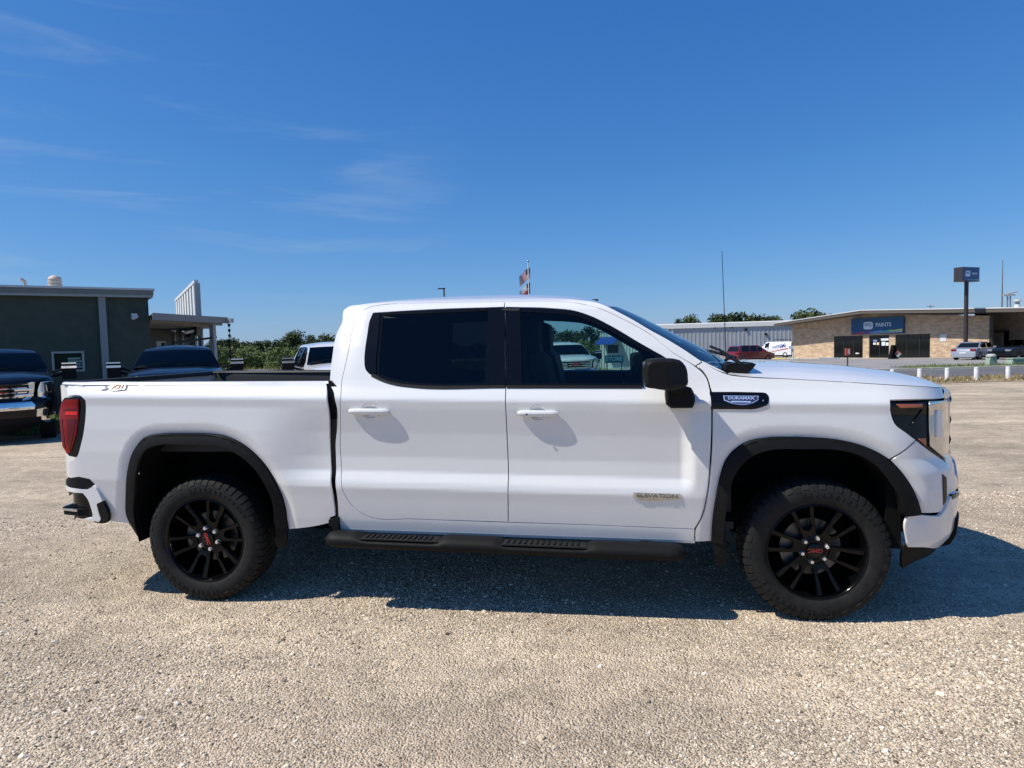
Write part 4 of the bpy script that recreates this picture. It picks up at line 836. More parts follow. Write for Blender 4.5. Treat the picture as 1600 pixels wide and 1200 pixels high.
for ci, (me_, cs) in enumerate(CR):
    b = MB(); b.tube([(0, 0, -.25), (.01, 0, .1), (0, .01, .5)], [.05, .035, .012], 7)
    for c in cs[:7]: b.tube([(0, 0, .02+.1*c[2]), (c[0]*.5, c[1]*.5, c[2]*.6), (c[0], c[1], c[2])], [.022, .014, .004], 5)
    me2 = bpy.data.meshes.new('trunk'); me2.from_pydata(b.v, [], b.f); me2.materials.append(bark); me2.shade_smooth(); TRK.append(me2)
def tree(nm, label, px, ytop, D, wpx, var, group=None, cat='tree', hfrac=.97):
    g_ = gpt(px, D); top = at(px, ytop, D)[2]; H = top-g_[2]; w = wpx*D/CAM_F*1.15
    o = empty(nm, label, cat, tuple(g_), random.uniform(0, 6.28), group)
    tr = link('trunk', TRK[var], o); tr.scale = (w, w, H*hfrac); tr.location = (0, 0, H*(1-hfrac)); cr_ = link('crown', CR[var][0], o); cr_.scale = (w, w, H*hfrac); cr_.location = (0, 0, H*(1-hfrac))
    return o
TL = [(338,531,96,34,0),(352,529,100,30,1),(370,526.5,104,32,2),(390,533,98,34,3),(408,532,104,36,0),(426,530.5,100,32,1),(443,527.5,104,34,2),(462,515.5,106,36,3),(485,522.5,104,30,0),(500,529,100,30,1),(516,520.5,102,36,2),(540,524,106,40,3),
      (860,510.5,104,34,0),(877,517,100,30,1),(894,514.5,104,32,2),(908,517,100,28,3),(922,509,104,34,0),(941,511,106,36,1),(962,508,108,36,2),(985,512,110,36,3),(1010,516,112,36,0)]
names = {462: 'tall rounded dark oak standing highest in the tree line left of the cab', 516: 'dark tree just behind the white cab back of the tree line', 370: 'dark tree behind the hanging rain chain', 922: 'tallest dark tree seen through the front door window'}
ORD = ['leftmost', 'second', 'third', 'fourth', 'fifth', 'sixth', 'seventh', 'eighth', 'ninth', 'tenth', 'eleventh', 'twelfth', 'thirteenth', 'fourteenth']
for gi_, (lo_, hi_, wh) in enumerate(((0, 700, 'in the far row over the truck bed'), (700, 2000, 'in the row seen through the front door window'))):
    for k, (px, yt, D, w, v) in enumerate([q for q in TL if lo_ < q[0] < hi_]):
        tree('oak_tree', names.get(px, '%s dark green tree from the left %s' % (ORD[k], wh)), px, yt, D, w, v, 'dark trees '+wh)
for px, yt, D, w, v in [(1079,490.5,128,30,3),(1126,489,128,50,1),(1149,487,130,56,0),(1176,490,132,54,2),(1203,492.5,130,54,1),(1264,482.5,126,62,3),(1060,497,134,24,0)]:
    tree('oak_tree', {1079: 'small solitary dark tree behind the metal warehouse roof', 1264: 'broad dark tree behind the left eave of the brick shop', 1060: 'low dark treetop barely above the warehouse roof behind the windshield', 1126: 'dark treetop just left of the whip antenna, above the warehouse roof', 1149: 'rounded dark treetop directly right of the whip antenna above the warehouse', 1176: 'third dark treetop of the clump above the warehouse roof', 1203: 'rightmost low dark treetop of the clump above the warehouse roof'}.get(px, 'dark treetop in the clump above the warehouse roof'), px, yt, D, w, v, 'treetops above the warehouse roof' if 1100 < px < 1220 else None)
for lo_, hi_, wh in ((346, 546, 'over the truck bed'), (852, 1004, 'seen through the front door window')):
    for k in range((hi_-lo_)//17):
        px = lo_+k*17+random.uniform(-4, 4); D = random.uniform(84, 94)
        tree('shrub', '%s light green bush from the left %s' % (ORD[k], wh), px, random.uniform(537, 548)-(px-400)*.022, D, random.uniform(26, 34), 4+k % 3, 'light green bushes '+wh, 'bush', .97)
def wood(nm, l0, l1, D, h, n_, ls):
    ll = rng.uniform(l0, l1, n_); dd = D+rng.uniform(-4, 8, n_); x = CAM_P[0]+RH[0]*ll+FH[0]*dd; y = CAM_P[1]+RH[1]*ll+FH[1]*dd; hh = h*(.72+.16*np.sin(ll*.21)+.12*np.sin(ll*.67+1)); z = gz(x, y)+hh*rng.random(n_)**.7
    P = np.stack([x, y, z], 1); nn = rng.normal(size=(n_, 3))+[0, -.4, .5]; nn /= np.linalg.norm(nn, axis=1)[:,None]; t = np.cross(nn, rng.normal(size=(n_, 3))); t /= np.linalg.norm(t, axis=1)[:,None]; b_ = np.cross(nn, t); s_ = ls*rng.uniform(.5, 1.3, n_)[:,None]
    me = bpy.data.meshes.new(nm); me.from_pydata(np.stack([P-t*s_, P+b_*s_*.6, P+t*s_, P-b_*s_*.6], 1).reshape(-1, 3).tolist(), [], np.arange(4*n_).reshape(-1, 4).tolist())
    for m_ in leaf_mats: me.materials.append(m_)
    me.polygons.foreach_set('material_index', rng.integers(0, 4, n_).astype(np.int32)); o = link(nm, me); o['kind'] = 'stuff'
wood('distant_woods', -190, 190, 185, 5.2, 26000, 1.1)
# ================================================================ wall helper: a vertical plane between two ground points
class Wall:
    def __init__(s, pa, Da, pb, Db):
        s.a, s.b = gpt(pa, Da), gpt(pb, Db); d = s.b-s.a; s.t = np.array([d[0], d[1], 0]); s.len = np.linalg.norm(s.t); s.t /= s.len; s.n = np.array([s.t[1], -s.t[0], 0])   # n faces the camera
        s.z0 = min(s.a[2], s.b[2])-.15
        s.M = Matrix(((s.t[0], -s.n[0], 0, s.a[0]), (s.t[1], -s.n[1], 0, s.a[1]), (0, 0, 1, 0), (0, 0, 0, 1)))   # local: x along, y into the wall, z up
    def uv(s, px, py):
        d = ray(px, py); k = ((s.a-CAM_P)@s.n)/(d@s.n); p = CAM_P+d*k; return (p-s.a)@s.t, p[2]
    def root(s, nm, label, cat, group=None):
        o = bpy.data.objects.new(nm, None); COL.objects.link(o); o.matrix_world = s.M; o['label'] = label; o['category'] = cat
        if group: o['group'] = group
        return o
    def rect(s, x0, y0, x1, y1):
        u0, z1 = s.uv(x0, y0); u1, z0 = s.uv(x1, y1); return u0, u1, z0, z1
def wall_with_openings(b, L0, L1, z0, z1, ops, y0=0, y1=.2):
    """boxes round rectangular openings (u0,u1,z0,z1), sorted along u"""
    u = L0
    for a, c, d, e in sorted(ops):
        if a > u: b.bx((u, y0, z0), (a, y1, z1))
        if d > z0: b.bx((a, y0, z0), (c, y1, d))
        if e < z1: b.bx((a, y0, e), (c, y1, z1))
        u = c
    b.bx((u, y0, z0), (L1, y1, z1))
# ---------------------------------------------------------------- left office building
stucco = mat('dark_green_stucco', (.070, .082, .068), .95, noise=.12, nscale=3, bump=.5, bscale=60, bdist=.01, spec=.2)
fasc = mat('grey_metal_fascia', (.19, .195, .185), .6, noise=.1, nscale=2)
fasc2 = mat('pale_metal_trim', (.36, .37, .37), .5, noise=.08, nscale=2)
whitem = mat('white_metal', (.62, .63, .63), .5, noise=.08, nscale=3)
dglass = mat('dark_window_glass', (.006, .008, .008), .08, spec=.45)
dgreen = mat('green_window_glass', (.008, .024, .014), .25, spec=.12)
Wl = Wall(-150, 18.6, 241, 22.2)
B1 = Wl.root('office_building', 'low dark green stucco building with pale grey eave, standing at the left edge', 'building')
zt = Wl.uv(240, 466)[1]; ztt = Wl.uv(240, 452)[1]; win = Wl.rect(80, 549.5, 133, 580); b = MB()
wall_with_openings(b, 0, Wl.len, Wl.z0, zt, [win]); b.obj('wall', stucco, B1)
b = MB(); b.bx((Wl.len-.2, .2, Wl.z0), (Wl.len, 9, zt)); b.obj('side_wall', stucco, B1)
b = MB(); b.bx((-.3, -.22, zt+.005), (Wl.len+.12, 9.2, zt+.08)); b.obj('soffit', fasc2, B1)
b = MB(); b.bx((-.3, -.25, zt+.08), (Wl.len+.14, -.16, ztt-.06)); b.bx((Wl.len+.06, -.16, zt+.08), (Wl.len+.14, 9.2, ztt-.06)); b.obj('fascia', fasc, B1)
b = MB(); b.bx((-.3, -.29, ztt-.06), (Wl.len+.18, 9.2, ztt)); b.obj('roof_edge', whitem, B1)
u0 = Wl.uv(153, 470)[0]; b = MB(); b.bx((u0, -.10, Wl.z0), (u0+.20, -.003, zt)); b.obj('pilaster_downspout', mat('downspout_grey', (.27, .28, .29), .5), B1)
def framed(nm, W_, r, root, fm, gm, t=.07, d0=-.03, d1=.12, mull=()):
    a, c, z0, z1 = r; b = MB()
    b.bx((a, d0, z0), (c, d1, z0+t)); b.bx((a, d0, z1-t), (c, d1, z1)); b.bx((a, d0, z0+t), (a+t, d1, z1-t)); b.bx((c-t, d0, z0+t), (c, d1, z1-t))
    f = b.obj(nm, fm, root)
    for m_ in mull: b = MB(); b.bx((m_-.03, .02, z0+t), (m_+.03, d1, z1-t)); b.obj('mullion', fm, f)
    xs = [a+t]+list(mull)+[c-t]
    for i in range(len(xs)-1): b = MB(); b.bx((xs[i]+(.03 if i else 0), .06, z0+t), (xs[i+1]-(.03 if i < len(xs)-2 else 0), .075, z1-t)); b.obj('pane', gm, f)
    return f
wf = framed('window', Wl, win, B1, fasc2, dgreen, .06)
wm = mat('paper_notice', (.30, .38, .33), .8)
r_ = Wl.rect(106, 558, 130, 575)
for k in range(4):
    b = MB(); z = r_[2]+(r_[3]-r_[2])*(k+.1)/4; b.bx((r_[0], .048, z), (r_[1]-.05*(k % 2), .055, z+(r_[3]-r_[2])*.17)); b.obj('window_notice', wm, wf)
c_ = Wl.uv(209, 493); b = MB(); b.box((c_[0], -.12, c_[1]), (.16, .16, .11)); b.tube([(c_[0]+.08, -.1, c_[1]-.03), (c_[0]-.06, -.24, c_[1]-.10)], .055, 10); tag(b.obj('wall_lamp', whitem, None), 'small white floodlight fixed high on the dark stucco wall', 'lamp').matrix_world = Wl.M
for nm, px, yt, w, label in (('roof_vent', 87, 433, .32, 'ribbed pale round vent on the office roof'), ('vent_pipe', 38, 439, .09, 'thin short pipe sticking up from the office roof')):
    c_ = Wl.uv(px, yt); zz = ztt; b = MB(); H_ = (c_[1]-zz)*1.35+.12
    if nm == 'roof_vent':
        b.lathe([(w*.42, 0), (w*.42, H_*.35), (w*.62, H_*.36), (w*.62, H_*.46), (w*.5, H_*.48), (w*.62, H_*.56), (w*.62, H_*.66), (w*.5, H_*.68), (w*.6, H_*.76), (w*.55, H_*.86), (w*.2, H_), (0, H_)], (c_[0], 1.2, zz-.05), 'z', 20)
    else: b.tube([(c_[0], 1.0, zz-.05), (c_[0], 1.0, zz+H_-.1)], w*.5, 8); b.tube([(c_[0], 1.0, zz+H_-.12), (c_[0]-.1, 1.0, zz+H_-.02)], w*.6, 8)
    o = b.obj(nm, mat(nm+'_m', (.50, .42, .34), .6), None, 40); tag(o, label, 'vent'); o.matrix_world = Wl.M
# ---------------------------------------------------------------- canopy beside it
zc = at(352, 499, 25.3)[2]; pA, pB, pC = at(238, 491, 21.3), at(356, 500, 25.3), at(308, 513, 33)
CP = empty('canopy', 'flat grey metal carport roof on posts attached to the right of the dark building', 'canopy', (pA[0], pA[1], float(gz(pA[0], pA[1]))))
def rel(p, r=CP): return tuple(np.array(p)-np.array(r.location))
e1 = pB-pA; e1[2] = 0; e2 = pC-pB; e2[2] = 0; b = MB(); z_ = zc
def quad_slab(b, P, z0, z1): b.add([rel((p[0], p[1], z)) for z in (z0, z1) for p in P], [(3,2,1,0),(4,5,6,7),(0,1,5,4),(1,2,6,5),(2,3,7,6),(3,0,4,7)])
roofP = [pA, pA+e1, pA+e1+e2, pA+e2]; quad_slab(b, roofP, z_-.02, z_+.05); b.obj('roof_deck', mat('deck_painted_shade', (.10, .105, .10), .7), CP)  # deck colour darkened to stand for the shade under the canopy
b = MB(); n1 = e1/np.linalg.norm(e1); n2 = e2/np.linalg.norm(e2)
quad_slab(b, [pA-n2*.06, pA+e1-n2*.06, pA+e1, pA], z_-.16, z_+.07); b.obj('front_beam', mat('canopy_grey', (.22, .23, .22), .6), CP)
for k in range(5):
    b = MB(); q = pA+e2*(.12+.2*k); quad_slab(b, [q, q+e1*.985, q+e1*.985+n2*.10, q+n2*.10], z_-.20, z_-.02); b.obj('cross_beam', MATS['canopy_grey'], CP)
for k in range(6):
    b = MB(); q = pA+e1*(.05+.18*k); quad_slab(b, [q, q+n1*.07, q+n1*.07+e2, q+e2], z_-.13, z_-.022); b.obj('joist', fasc2, CP)
def boxy(nm, p, w, d, z0, z1, m, parent, r=0): b = MB(); q = rel((p[0], p[1], 0), parent) if parent else p; b.box((q[0], q[1], (z0+z1)/2-(parent.location[2] if parent else 0)), (w, d, z1-z0), r); return b.obj(nm, m, parent)
for px, D in ((338, 25.2), (308.5, 28.5), (285, 31), (318, 31.5)):
    g_ = gpt(px, D); boxy('post', g_, .17, .17, g_[2], z_-.16, MATS['canopy_grey'] if px != 338 else fasc2, CP)
g1, g2 = at(338, 527, 25.2), at(270, 536, 23.5); b = MB(); b.tube([rel(g1), rel(g2)], .045, 6); b.obj('tie_rail', mat('rail_dark', (.03, .03, .03), .6), CP)
b = MB(); g1, g2 = at(305, 516, 29), at(289, 520, 25); b.tube([rel(g1), rel(g2)], .06, 6); b.obj('strip_light', whitem, CP)
# the wing of the building under the canopy
Ww = Wall(236, 26.5, 322, 34); WB = Ww.root('building_wing', 'shaded grey wall with a small window under the flat carport roof', 'building')
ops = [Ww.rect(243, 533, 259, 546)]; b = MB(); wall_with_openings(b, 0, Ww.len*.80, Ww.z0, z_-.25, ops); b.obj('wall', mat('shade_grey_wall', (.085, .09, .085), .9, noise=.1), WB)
framed('window', Ww, ops[0], WB, fasc2, dglass, .06)
for k in (.38, .52, .70): b = MB(); b.bx((Ww.len*k, -.10, Ww.z0), (Ww.len*k+.22, -.002, z_-.26)); b.obj('pilaster', MATS['canopy_grey'], WB)
# slatted parapet standing above the canopy
pN, pF = at(309, 494, 28.0), at(277, 494, 37.5); topN = at(309, 438, 28.0)[2]
PP = empty('slatted_parapet', 'white slatted metal parapet panel rising above the flat carport roof', 'parapet', tuple(pF-np.array([0, 0, pF[2]-z_])))
dv = pN-pF; dv[2] = 0; Lp = np.linalg.norm(dv); ang = math.atan2(dv[1], dv[0]); PP.rotation_euler = (0, 0, ang); hz = topN-z_
for k in range(8): b = MB(); x = Lp*(k+.05)/8; b.bx((x, -.05, 0), (x+Lp/8*.55, .05, hz-.12)); b.obj('slat', whitem, PP)
b = MB(); b.bx((-.05, -.08, hz-.12), (Lp+.1, .08, hz)); b.obj('top_rail', whitem, PP)
b = MB(); b.bx((Lp+.0, -.08, 0), (Lp+.10, .14, hz-.12)); b.obj('end_panel', fasc2, PP)
b = MB(); b.bx((0, .02, 0), (Lp, .06, hz-.13)); b.obj('back_panel', fasc2, PP)
b = MB(); b.bx((0, -.08, -.5), (Lp+.1, .12, -.03)); b.obj('base_beam', MATS['canopy_grey'], PP)
# rain chain and gutter end
c0 = at(357.5, 501, 25.2); RC = empty('rain_chain', 'dark rain chain of small cups hanging from the end of the carport gutter', 'rain chain', tuple(c0))
b = MB(); b.box((0, 0, .0), (.30, .16, .16)); b.obj('gutter_outlet', fasc2, RC)
chm = mat('chain_dark', (.015, .013, .012), .5, .3); b = MB(); b.tube([(0, 0, -.08), (0, 0, -1.55)], .010, 5); b.obj('chain', chm, RC)
for k in range(7): b = MB(); z = -.12-.20*k; b.lathe([(.025, z-.12), (.05, z-.06), (.055, z)], (0, 0, 0), 'z', 8); b.obj('chain_cup', chm, RC)
# ---------------------------------------------------------------- metal warehouse
Wh = Wall(1030, 104, 1262, 100)
WH = Wh.root('warehouse', 'long grey corrugated metal warehouse with a white roof edge behind the red minivan', 'warehouse')
corr = mat('corrugated_grey', (.36, .38, .40), .55, .2, noise=.08, nscale=.6); zt = Wh.uv(1140, 511)[1]; ztt = Wh.uv(1140, 504.5)[1]
b = MB(); x = Wh.uv(1043.5, 530)[0]; prof = []
while x < Wh.len: prof += [(x, 0), (x+.30, 0), (x+.36, -.035), (x+.54, -.035), (x+.60, 0)]; x += .60
b.grid([[(u, v, Wh.z0) for u, v in prof], [(u, v, zt) for u, v in prof]]); o = b.obj('wall_cladding', corr, WH)
b = MB(); b.bx((0, .3, Wh.z0), (Wh.uv(1043, 530)[0], .5, zt)); b.obj('side_bay_wall', whitem, WH)
b = MB(); b.bx((-1, -.25, zt), (Wh.len+2, 0.1, ztt)); b.obj('roof_fascia', mat('warehouse_white', (.72, .71, .66), .6), WH)
b = MB(); b.prism([(-.2, ztt-.05), (20, ztt+.62), (20, ztt+.5), (-.2, ztt-.15)], -1, Wh.len+2, 'x'); b.obj('roof', MATS['warehouse_white'], WH)
for px, py in ((1165.5, 515), (1196.5, 522), (1117, 510.8), (1143.5, 510.8)):
    u, z = Wh.uv(px, py); b = MB(); b.box((u, -.14, z), (.32, .2, .3)); b.obj('wall_fixture', dark, WH)
b = MB(); u = Wh.uv(1052, 530)[0]; b.bx((Wh.uv(1043, 0)[0], -.12, Wh.z0), (Wh.uv(1043, 0)[0]+.25, 0, zt)); b.obj('corner_trim', whitem, WH)
b = MB(); u = Wh.uv(1120, 0)[0]; b.bx((u, -.02, Wh.z0), (Wh.len, -.0, Wh.z0+.4)); b.obj('base_curb', MATS['kerb_concrete'], WH)
# ---------------------------------------------------------------- brick paint shop
def brick_mat(name, c1, c2, mo):
    m = bpy.data.materials.new(name); m.use_nodes = True; n = m.node_tree; bb = n.nodes['Principled BSDF']; bb.inputs['Roughness'].default_value = .9
    t = n.nodes.new('ShaderNodeTexCoord'); sx = n.nodes.new('ShaderNodeSeparateXYZ'); cx = n.nodes.new('ShaderNodeCombineXYZ'); n.links.new(t.outputs['Object'], sx.inputs[0]); ad = n.nodes.new('ShaderNodeMath'); n.links.new(sx.outputs[0], ad.inputs[0]); n.links.new(sx.outputs[1], ad.inputs[1]); n.links.new(ad.outputs[0], cx.inputs[0]); n.links.new(sx.outputs[2], cx.inputs[1])
    k = n.nodes.new('ShaderNodeTexBrick'); k.inputs['Scale'].default_value = 1; k.inputs['Brick Width'].default_value = .42; k.inputs['Row Height'].default_value = .16; k.inputs['Mortar Size'].default_value = .014; k.inputs['Bias'].default_value = -.1
    k.inputs['Color1'].default_value = (*c1, 1); k.inputs['Color2'].default_value = (*c2, 1); k.inputs['Mortar'].default_value = (*mo, 1); n.links.new(cx.outputs[0], k.inputs['Vector'])
    z = n.nodes.new('ShaderNodeTexNoise'); z.inputs['Scale'].default_value = 1.8; z.inputs['Detail'].default_value = 5; n.links.new(cx.outputs[0], z.inputs['Vector']); r = n.nodes.new('ShaderNodeMapRange'); r.inputs[1].default_value = .3; r.inputs[2].default_value = .7; r.inputs[3].default_value = .86; r.inputs[4].default_value = 1.14; n.links.new(z.outputs['Fac'], r.inputs[0])
    v = n.nodes.new('ShaderNodeVectorMath'); v.operation = 'SCALE'; n.links.new(k.outputs['Color'], v.inputs[0]); n.links.new(r.outputs[0], v.inputs['Scale']); n.links.new(v.outputs[0], bb.inputs['Base Color'])
    bp = n.nodes.new('ShaderNodeBump'); bp.inputs['Strength'].default_value = .6; bp.inputs['Distance'].default_value = .03; n.links.new(k.outputs['Fac'], bp.inputs['Height']); bp.invert = True; n.links.new(bp.outputs[0], bb.inputs['Normal']); return m
brick = brick_mat('tan_brick', (.60, .43, .28), (.40, .26, .16), (.58, .48, .37))
Wp = Wall(1238, 79, 1549, 61)
PS = Wp.root('paint_shop', 'low tan brick paint shop with dark glass front and a shallow gabled roof', 'shop')
o1, o2, o3 = Wp.rect(1303, 526.5, 1348, 559.5), Wp.rect(1358, 524, 1389, 559), Wp.rect(1399, 522, 1453, 559.5)
zb = Wp.z0+.15; o1, o2, o3 = [(o[0], o[1], zb, max(o1[3], o2[3])) for o in (o1, o2, o3)]
eL = Wp.uv(1240, 507.5); pk = Wp.uv(1362, 490.5); eR = Wp.uv(1549, 493.5); zh = o1[3]
b = MB(); wall_with_openings(b, 0, Wp.len, Wp.z0, zh, [o1, o2, o3], 0, .3); b.obj('wall', brick, PS)
b = MB(); b.prism([(0, zh+.002), (Wp.len, zh+.002), (Wp.len, eR[1]), (pk[0], pk[1]), (0, eL[1])], 0, .3); b.obj('gable_wall', brick, PS)
b = MB(); b.bx((0, .3, Wp.z0), (.3, 20, eL[1])); b.obj('side_wall', brick, PS)
brn = mat('roof_brown', (.10, .085, .07), .7); wrf = mat('white_roof', (.60, .60, .60), .7)
sl = (pk[1]-eL[1])/(pk[0]); zL = eL[1]-sl*1.1; th = .34
b = MB(); b.prism([(-1.1, zL), (pk[0], pk[1]+.02), (pk[0], pk[1]+th), (-1.1, zL+th*.8)], -1.9, 20); b.obj('roof_slope', brn, PS)
b = MB(); b.prism([(pk[0]+.002, pk[1]+.02), (Wp.len+16, eR[1]+.02-.4), (Wp.len+16, eR[1]+th-.4), (pk[0]+.002, pk[1]+th)], -1.9, 20); b.obj('roof_slope', brn, PS)
b = MB(); b.prism([(-1.15, zL+th*.8+.002), (pk[0], pk[1]+th+.002), (Wp.len+16, eR[1]+th-.398), (Wp.len+16, eR[1]+th-.30), (pk[0], pk[1]+th+.09), (-1.15, zL+th*.8+.08)], -1.95, 20); b.obj('roof_edge', wrf, PS)
alu = mat('dark_bronze_frame', (.05, .045, .04), .4, .5)
def mu(pxs): return [Wp.uv(p, 540)[0] for p in pxs]
w1 = framed('window', Wp, o1, PS, alu, dglass, .07, .05, .2, mu([1318, 1333.5])); w3 = framed('window', Wp, o3, PS, alu, dglass, .07, .05, .2, mu([1417, 1437]))
dr = framed('door', Wp, o2, PS, alu, dglass, .08, .05, .2, mu([1374]))
for k, (px0, py0, px1, py1, c) in enumerate(((1364, 531, 1370, 534, (.15,.25,.5)), (1376, 529, 1388, 532, (.7,.75,.8)), (1377, 534, 1383, 540, (.6,.7,.75)), (1384, 535, 1388, 540, (.75,.75,.7)), (1364, 535.5, 1368, 538.5, (.8,.8,.8)), (1369.5, 535, 1373, 539, (.75,.6,.4)))):
    r = Wp.rect(px0, py0, px1, py1); b = MB(); b.bx((r[0], .05, r[2]), (r[1], .058, r[3])); b.obj('door_notice', mat('notice_%d' % k, c, .6), dr)
r = Wp.rect(1344, 550, 1349, 555); 
b = MB(); b.lathe([(0, -.02), (.16, 0), (.22, .06), (.16, .14), (0, .16)], ((r[0]+r[1])/2-.35, .03, (r[2]+r[3])/2-.05), 'z', 12); q = tag(b.obj('wall_globe', whitem, None), 'white rounded object low in the left shop window', 'lamp'); q.matrix_world = Wp.M @ Matrix.Translation((0, -.25, 0))
r = Wp.rect(1469, 522, 1479, 533.5); b = MB(); b.bx((r[0], -.05, r[2]), (r[1], -.002, r[3])); tag(b.obj('wall_notice', whitem, None), 'blank pale square board on the brick wall right of the shop window', 'sign').matrix_world = Wp.M
# fascia sign
r = Wp.rect(1332.5, 499, 1414, 520); S1 = Wp.root('shop_sign', 'long blue sign board reading PPG PAINTS with a rainbow stripe on the brick gable', 'sign')
signblue = mat('sign_blue', (.012, .075, .19), .4, noise=.15, nscale=.8); signwhite = mat('sign_white', (.62, .72, .82), .4)
u0, u1, z0, z1 = r[0], r[1], r[2]-.05, r[3]+.05; b = MB(); b.bx((u0, -.28, z0), (u1, -.003, z1)); b.obj('sign_panel', signblue, S1)
def TM(u, z, y=-.29): return Matrix.Translation((u, y, z)) @ Matrix(((1,0,0,0),(0,0,1,0),(0,1,0,0),(0,0,0,1))) @ Matrix.Diagonal((1, 1, -1, 1)) if False else Matrix.Translation((u, y, z)) @ Matrix.Rotation(rad(90), 4, 'X')
def logo(root, cx, cz, h, y):
    w = h*1.28; pl = [(cx+w/2*math.copysign(abs(math.cos(t))**.45, math.cos(t)), cz+h/2*math.copysign(abs(math.sin(t))**.45, math.sin(t))) for t in np.linspace(0, 2*math.pi, 33)[:-1]]
    b = MB(); b.prism(pl, y-.02, y); lg = b.obj('logo_plate', signwhite, root); text('logo_lettering', 'PPG', h*.62, signblue, root, TM(cx, cz+h*.06, y-.022), .004, xs=.92); return lg
H_ = z1-z0; cx = Wp.uv(1359, 510)[0]; logo(S1, cx, Wp.uv(1359, 508.8)[1], H_*.46, -.285)
text('sign_lettering', 'PAINTS', H_*.34, signwhite, S1, TM(Wp.uv(1382.5, 510)[0], Wp.uv(1382.5, 507.5)[1]), .01, xs=.86)
def ubar(x0, x1, za, zb2, c, nm, y=-.286):
    b = MB(); b.prism([(x0, za), (x1, za+.02), (x1, zb2), (x0, zb2*.0+za+.06)], y-.008, y); b.obj('rainbow_stripe', mat(nm, c, .5), S1)
for k, (c, f0, f1) in enumerate((((.45,.03,.05),.02,.25), ((.25,.05,.25),.2,.42), ((.15,.35,.75),.38,.62), ((.10,.50,.30),.58,.80), ((.60,.65,.15),.76,.985))):
    ubar(u0+(u1-u0)*f0, u0+(u1-u0)*f1, z0+.07+k*.05, z0+.30+k*.045, c, 'rainbow_%d' % k, -.286-.004*k)
b = MB(); b.prism([(u0+.3, z0+.03), (u1-.1, z0+.16), (u1-.1, z0+.24), (u0+2.5, z0+.08)], -.325, -.31); b.obj('rainbow_stripe', signwhite, S1)
# right annex, set back under the same roof
An = Wall(1549, 66, 1680, 58); AX = An.root('shop_annex', 'shaded dark brick wing with a doorway at the right of the paint shop', 'shop')
od = An.rect(1567, 519, 1576, 556); b = MB(); wall_with_openings(b, -.6, An.len, An.z0, An.uv(1549, 492)[1]+.6, [(od[0], od[1], An.z0+.1, od[3])], 0, .3); b.obj('wall', brick_mat('brown_brick', (.50, .38, .28), (.34, .25, .18), (.5, .42, .34)), AX)
b = MB(); b.bx((od[0], .12, An.z0), (od[1], .2, od[3])); b.obj('door', dark, AX)
b = MB(); b.bx((od[0]-1.6, -.5, od[3]), (od[1]+.1, 0, od[3]+.14)); b.obj('door_canopy', alu, AX)
u = Wp.len; b = MB(); b.bx((u-.15, -.12, Wp.z0), (u+.12, -.003, eR[1]-.02)); b.obj('corner_post', alu, PS)
# roof things
def rooftop(nm, label, cat, parts, px, D, zb_py):
    p = at(px, zb_py, D); o = empty(nm, label, cat, tuple(p))
    for pn, mb_, m_ in parts: mb_.obj(pn, m_, o, 40)
    return o
for px, w in ((1552, 3.3), (1592, 2.6)):
    rooftop('roof_dome', 'low white %s dome on the shop roof' % ('wide' if w > 3 else 'right-hand'), 'skylight', [('dome', MB().lathe([(w/2, -.3), (w/2, .05), (w*.42, .35), (w*.2, .52), (0, .55)], (0, 0, 0), 'z', 24), whitem), ('dome_curb', MB().lathe([(w*.52, -.35), (w*.52, .02)], (0, 0, 0), 'z', 24), fasc2)], px, 74, 488)
rooftop('roof_vent', 'white capped vent stack on the shop roof near the right edge', 'vent', [('stack', MB().tube([(0, 0, -.5), (0, 0, .75)], .27, 14), whitem), ('collar', MB().tube([(0, 0, .75), (0, 0, 1.05)], .2, 14), MATS['canopy_grey']), ('cap', MB().lathe([(.0, 1.32), (.3, 1.28), (.44, 1.1), (.38, 1.06), (0, 1.05)], (0, 0, 0), 'z', 16), fasc2)], 1589.5, 70, 487)
p = gpt(1564.5, 150); o = empty('radio_mast', 'very thin tall radio mast rising behind the shop roof', 'mast', tuple(p)); b = MB(); b.tube([(0, 0, 0), (0, 0, at(1564.5, 407, 150)[2]-p[2])], [.28, .07], 6); b.obj('mast', mat('mast_grey', (.12, .13, .15), .6), o)
b = MB(); b.box((0, 0, 5), (.9, .9, .3)); b.obj('mast_collar', MATS['mast_grey'], o)
p = gpt(1575, 130); o = empty('floodlight_tower', 'grey lattice tower with a small floodlight head behind the shop roof', 'light tower', tuple(p)); H_ = at(1575, 463, 130)[2]-p[2]
for sx in (-.35, .35):
    b = MB(); b.tube([(sx, 0, 0), (sx*.8, 0, H_)], .09, 5); b.obj('tower_leg', MATS['mast_grey'], o)
b = MB()
for k in range(14): z = H_*(.5+.5*k/14); b.tube([(-.3, 0, z), (.3, 0, z+H_/28)], .04, 4)
q = b.obj('lattice', MATS['mast_grey'], o); q['kind'] = 'stuff'
b = MB(); b.box((0, 0, H_+.2), (2.0, .5, .35)); b.tube([(-1.0, 0, H_+.2), (1.4, 0, H_+.9)], .16, 6); b.obj('lamp_head', fasc2, o)
p = at(1454, 487, 90); o = empty('roof_antenna', 'small thin tv antenna on the ridge of the brick shop', 'antenna', tuple(p)); b = MB(); b.tube([(0, 0, -.5), (0, 0, .9)], .04, 5); b.obj('pole', MATS['mast_grey'], o); b = MB(); b.tube([(-.5, 0, .7), (.5, 0, .7)], .04, 5); b.obj('aerial', MATS['mast_grey'], o)
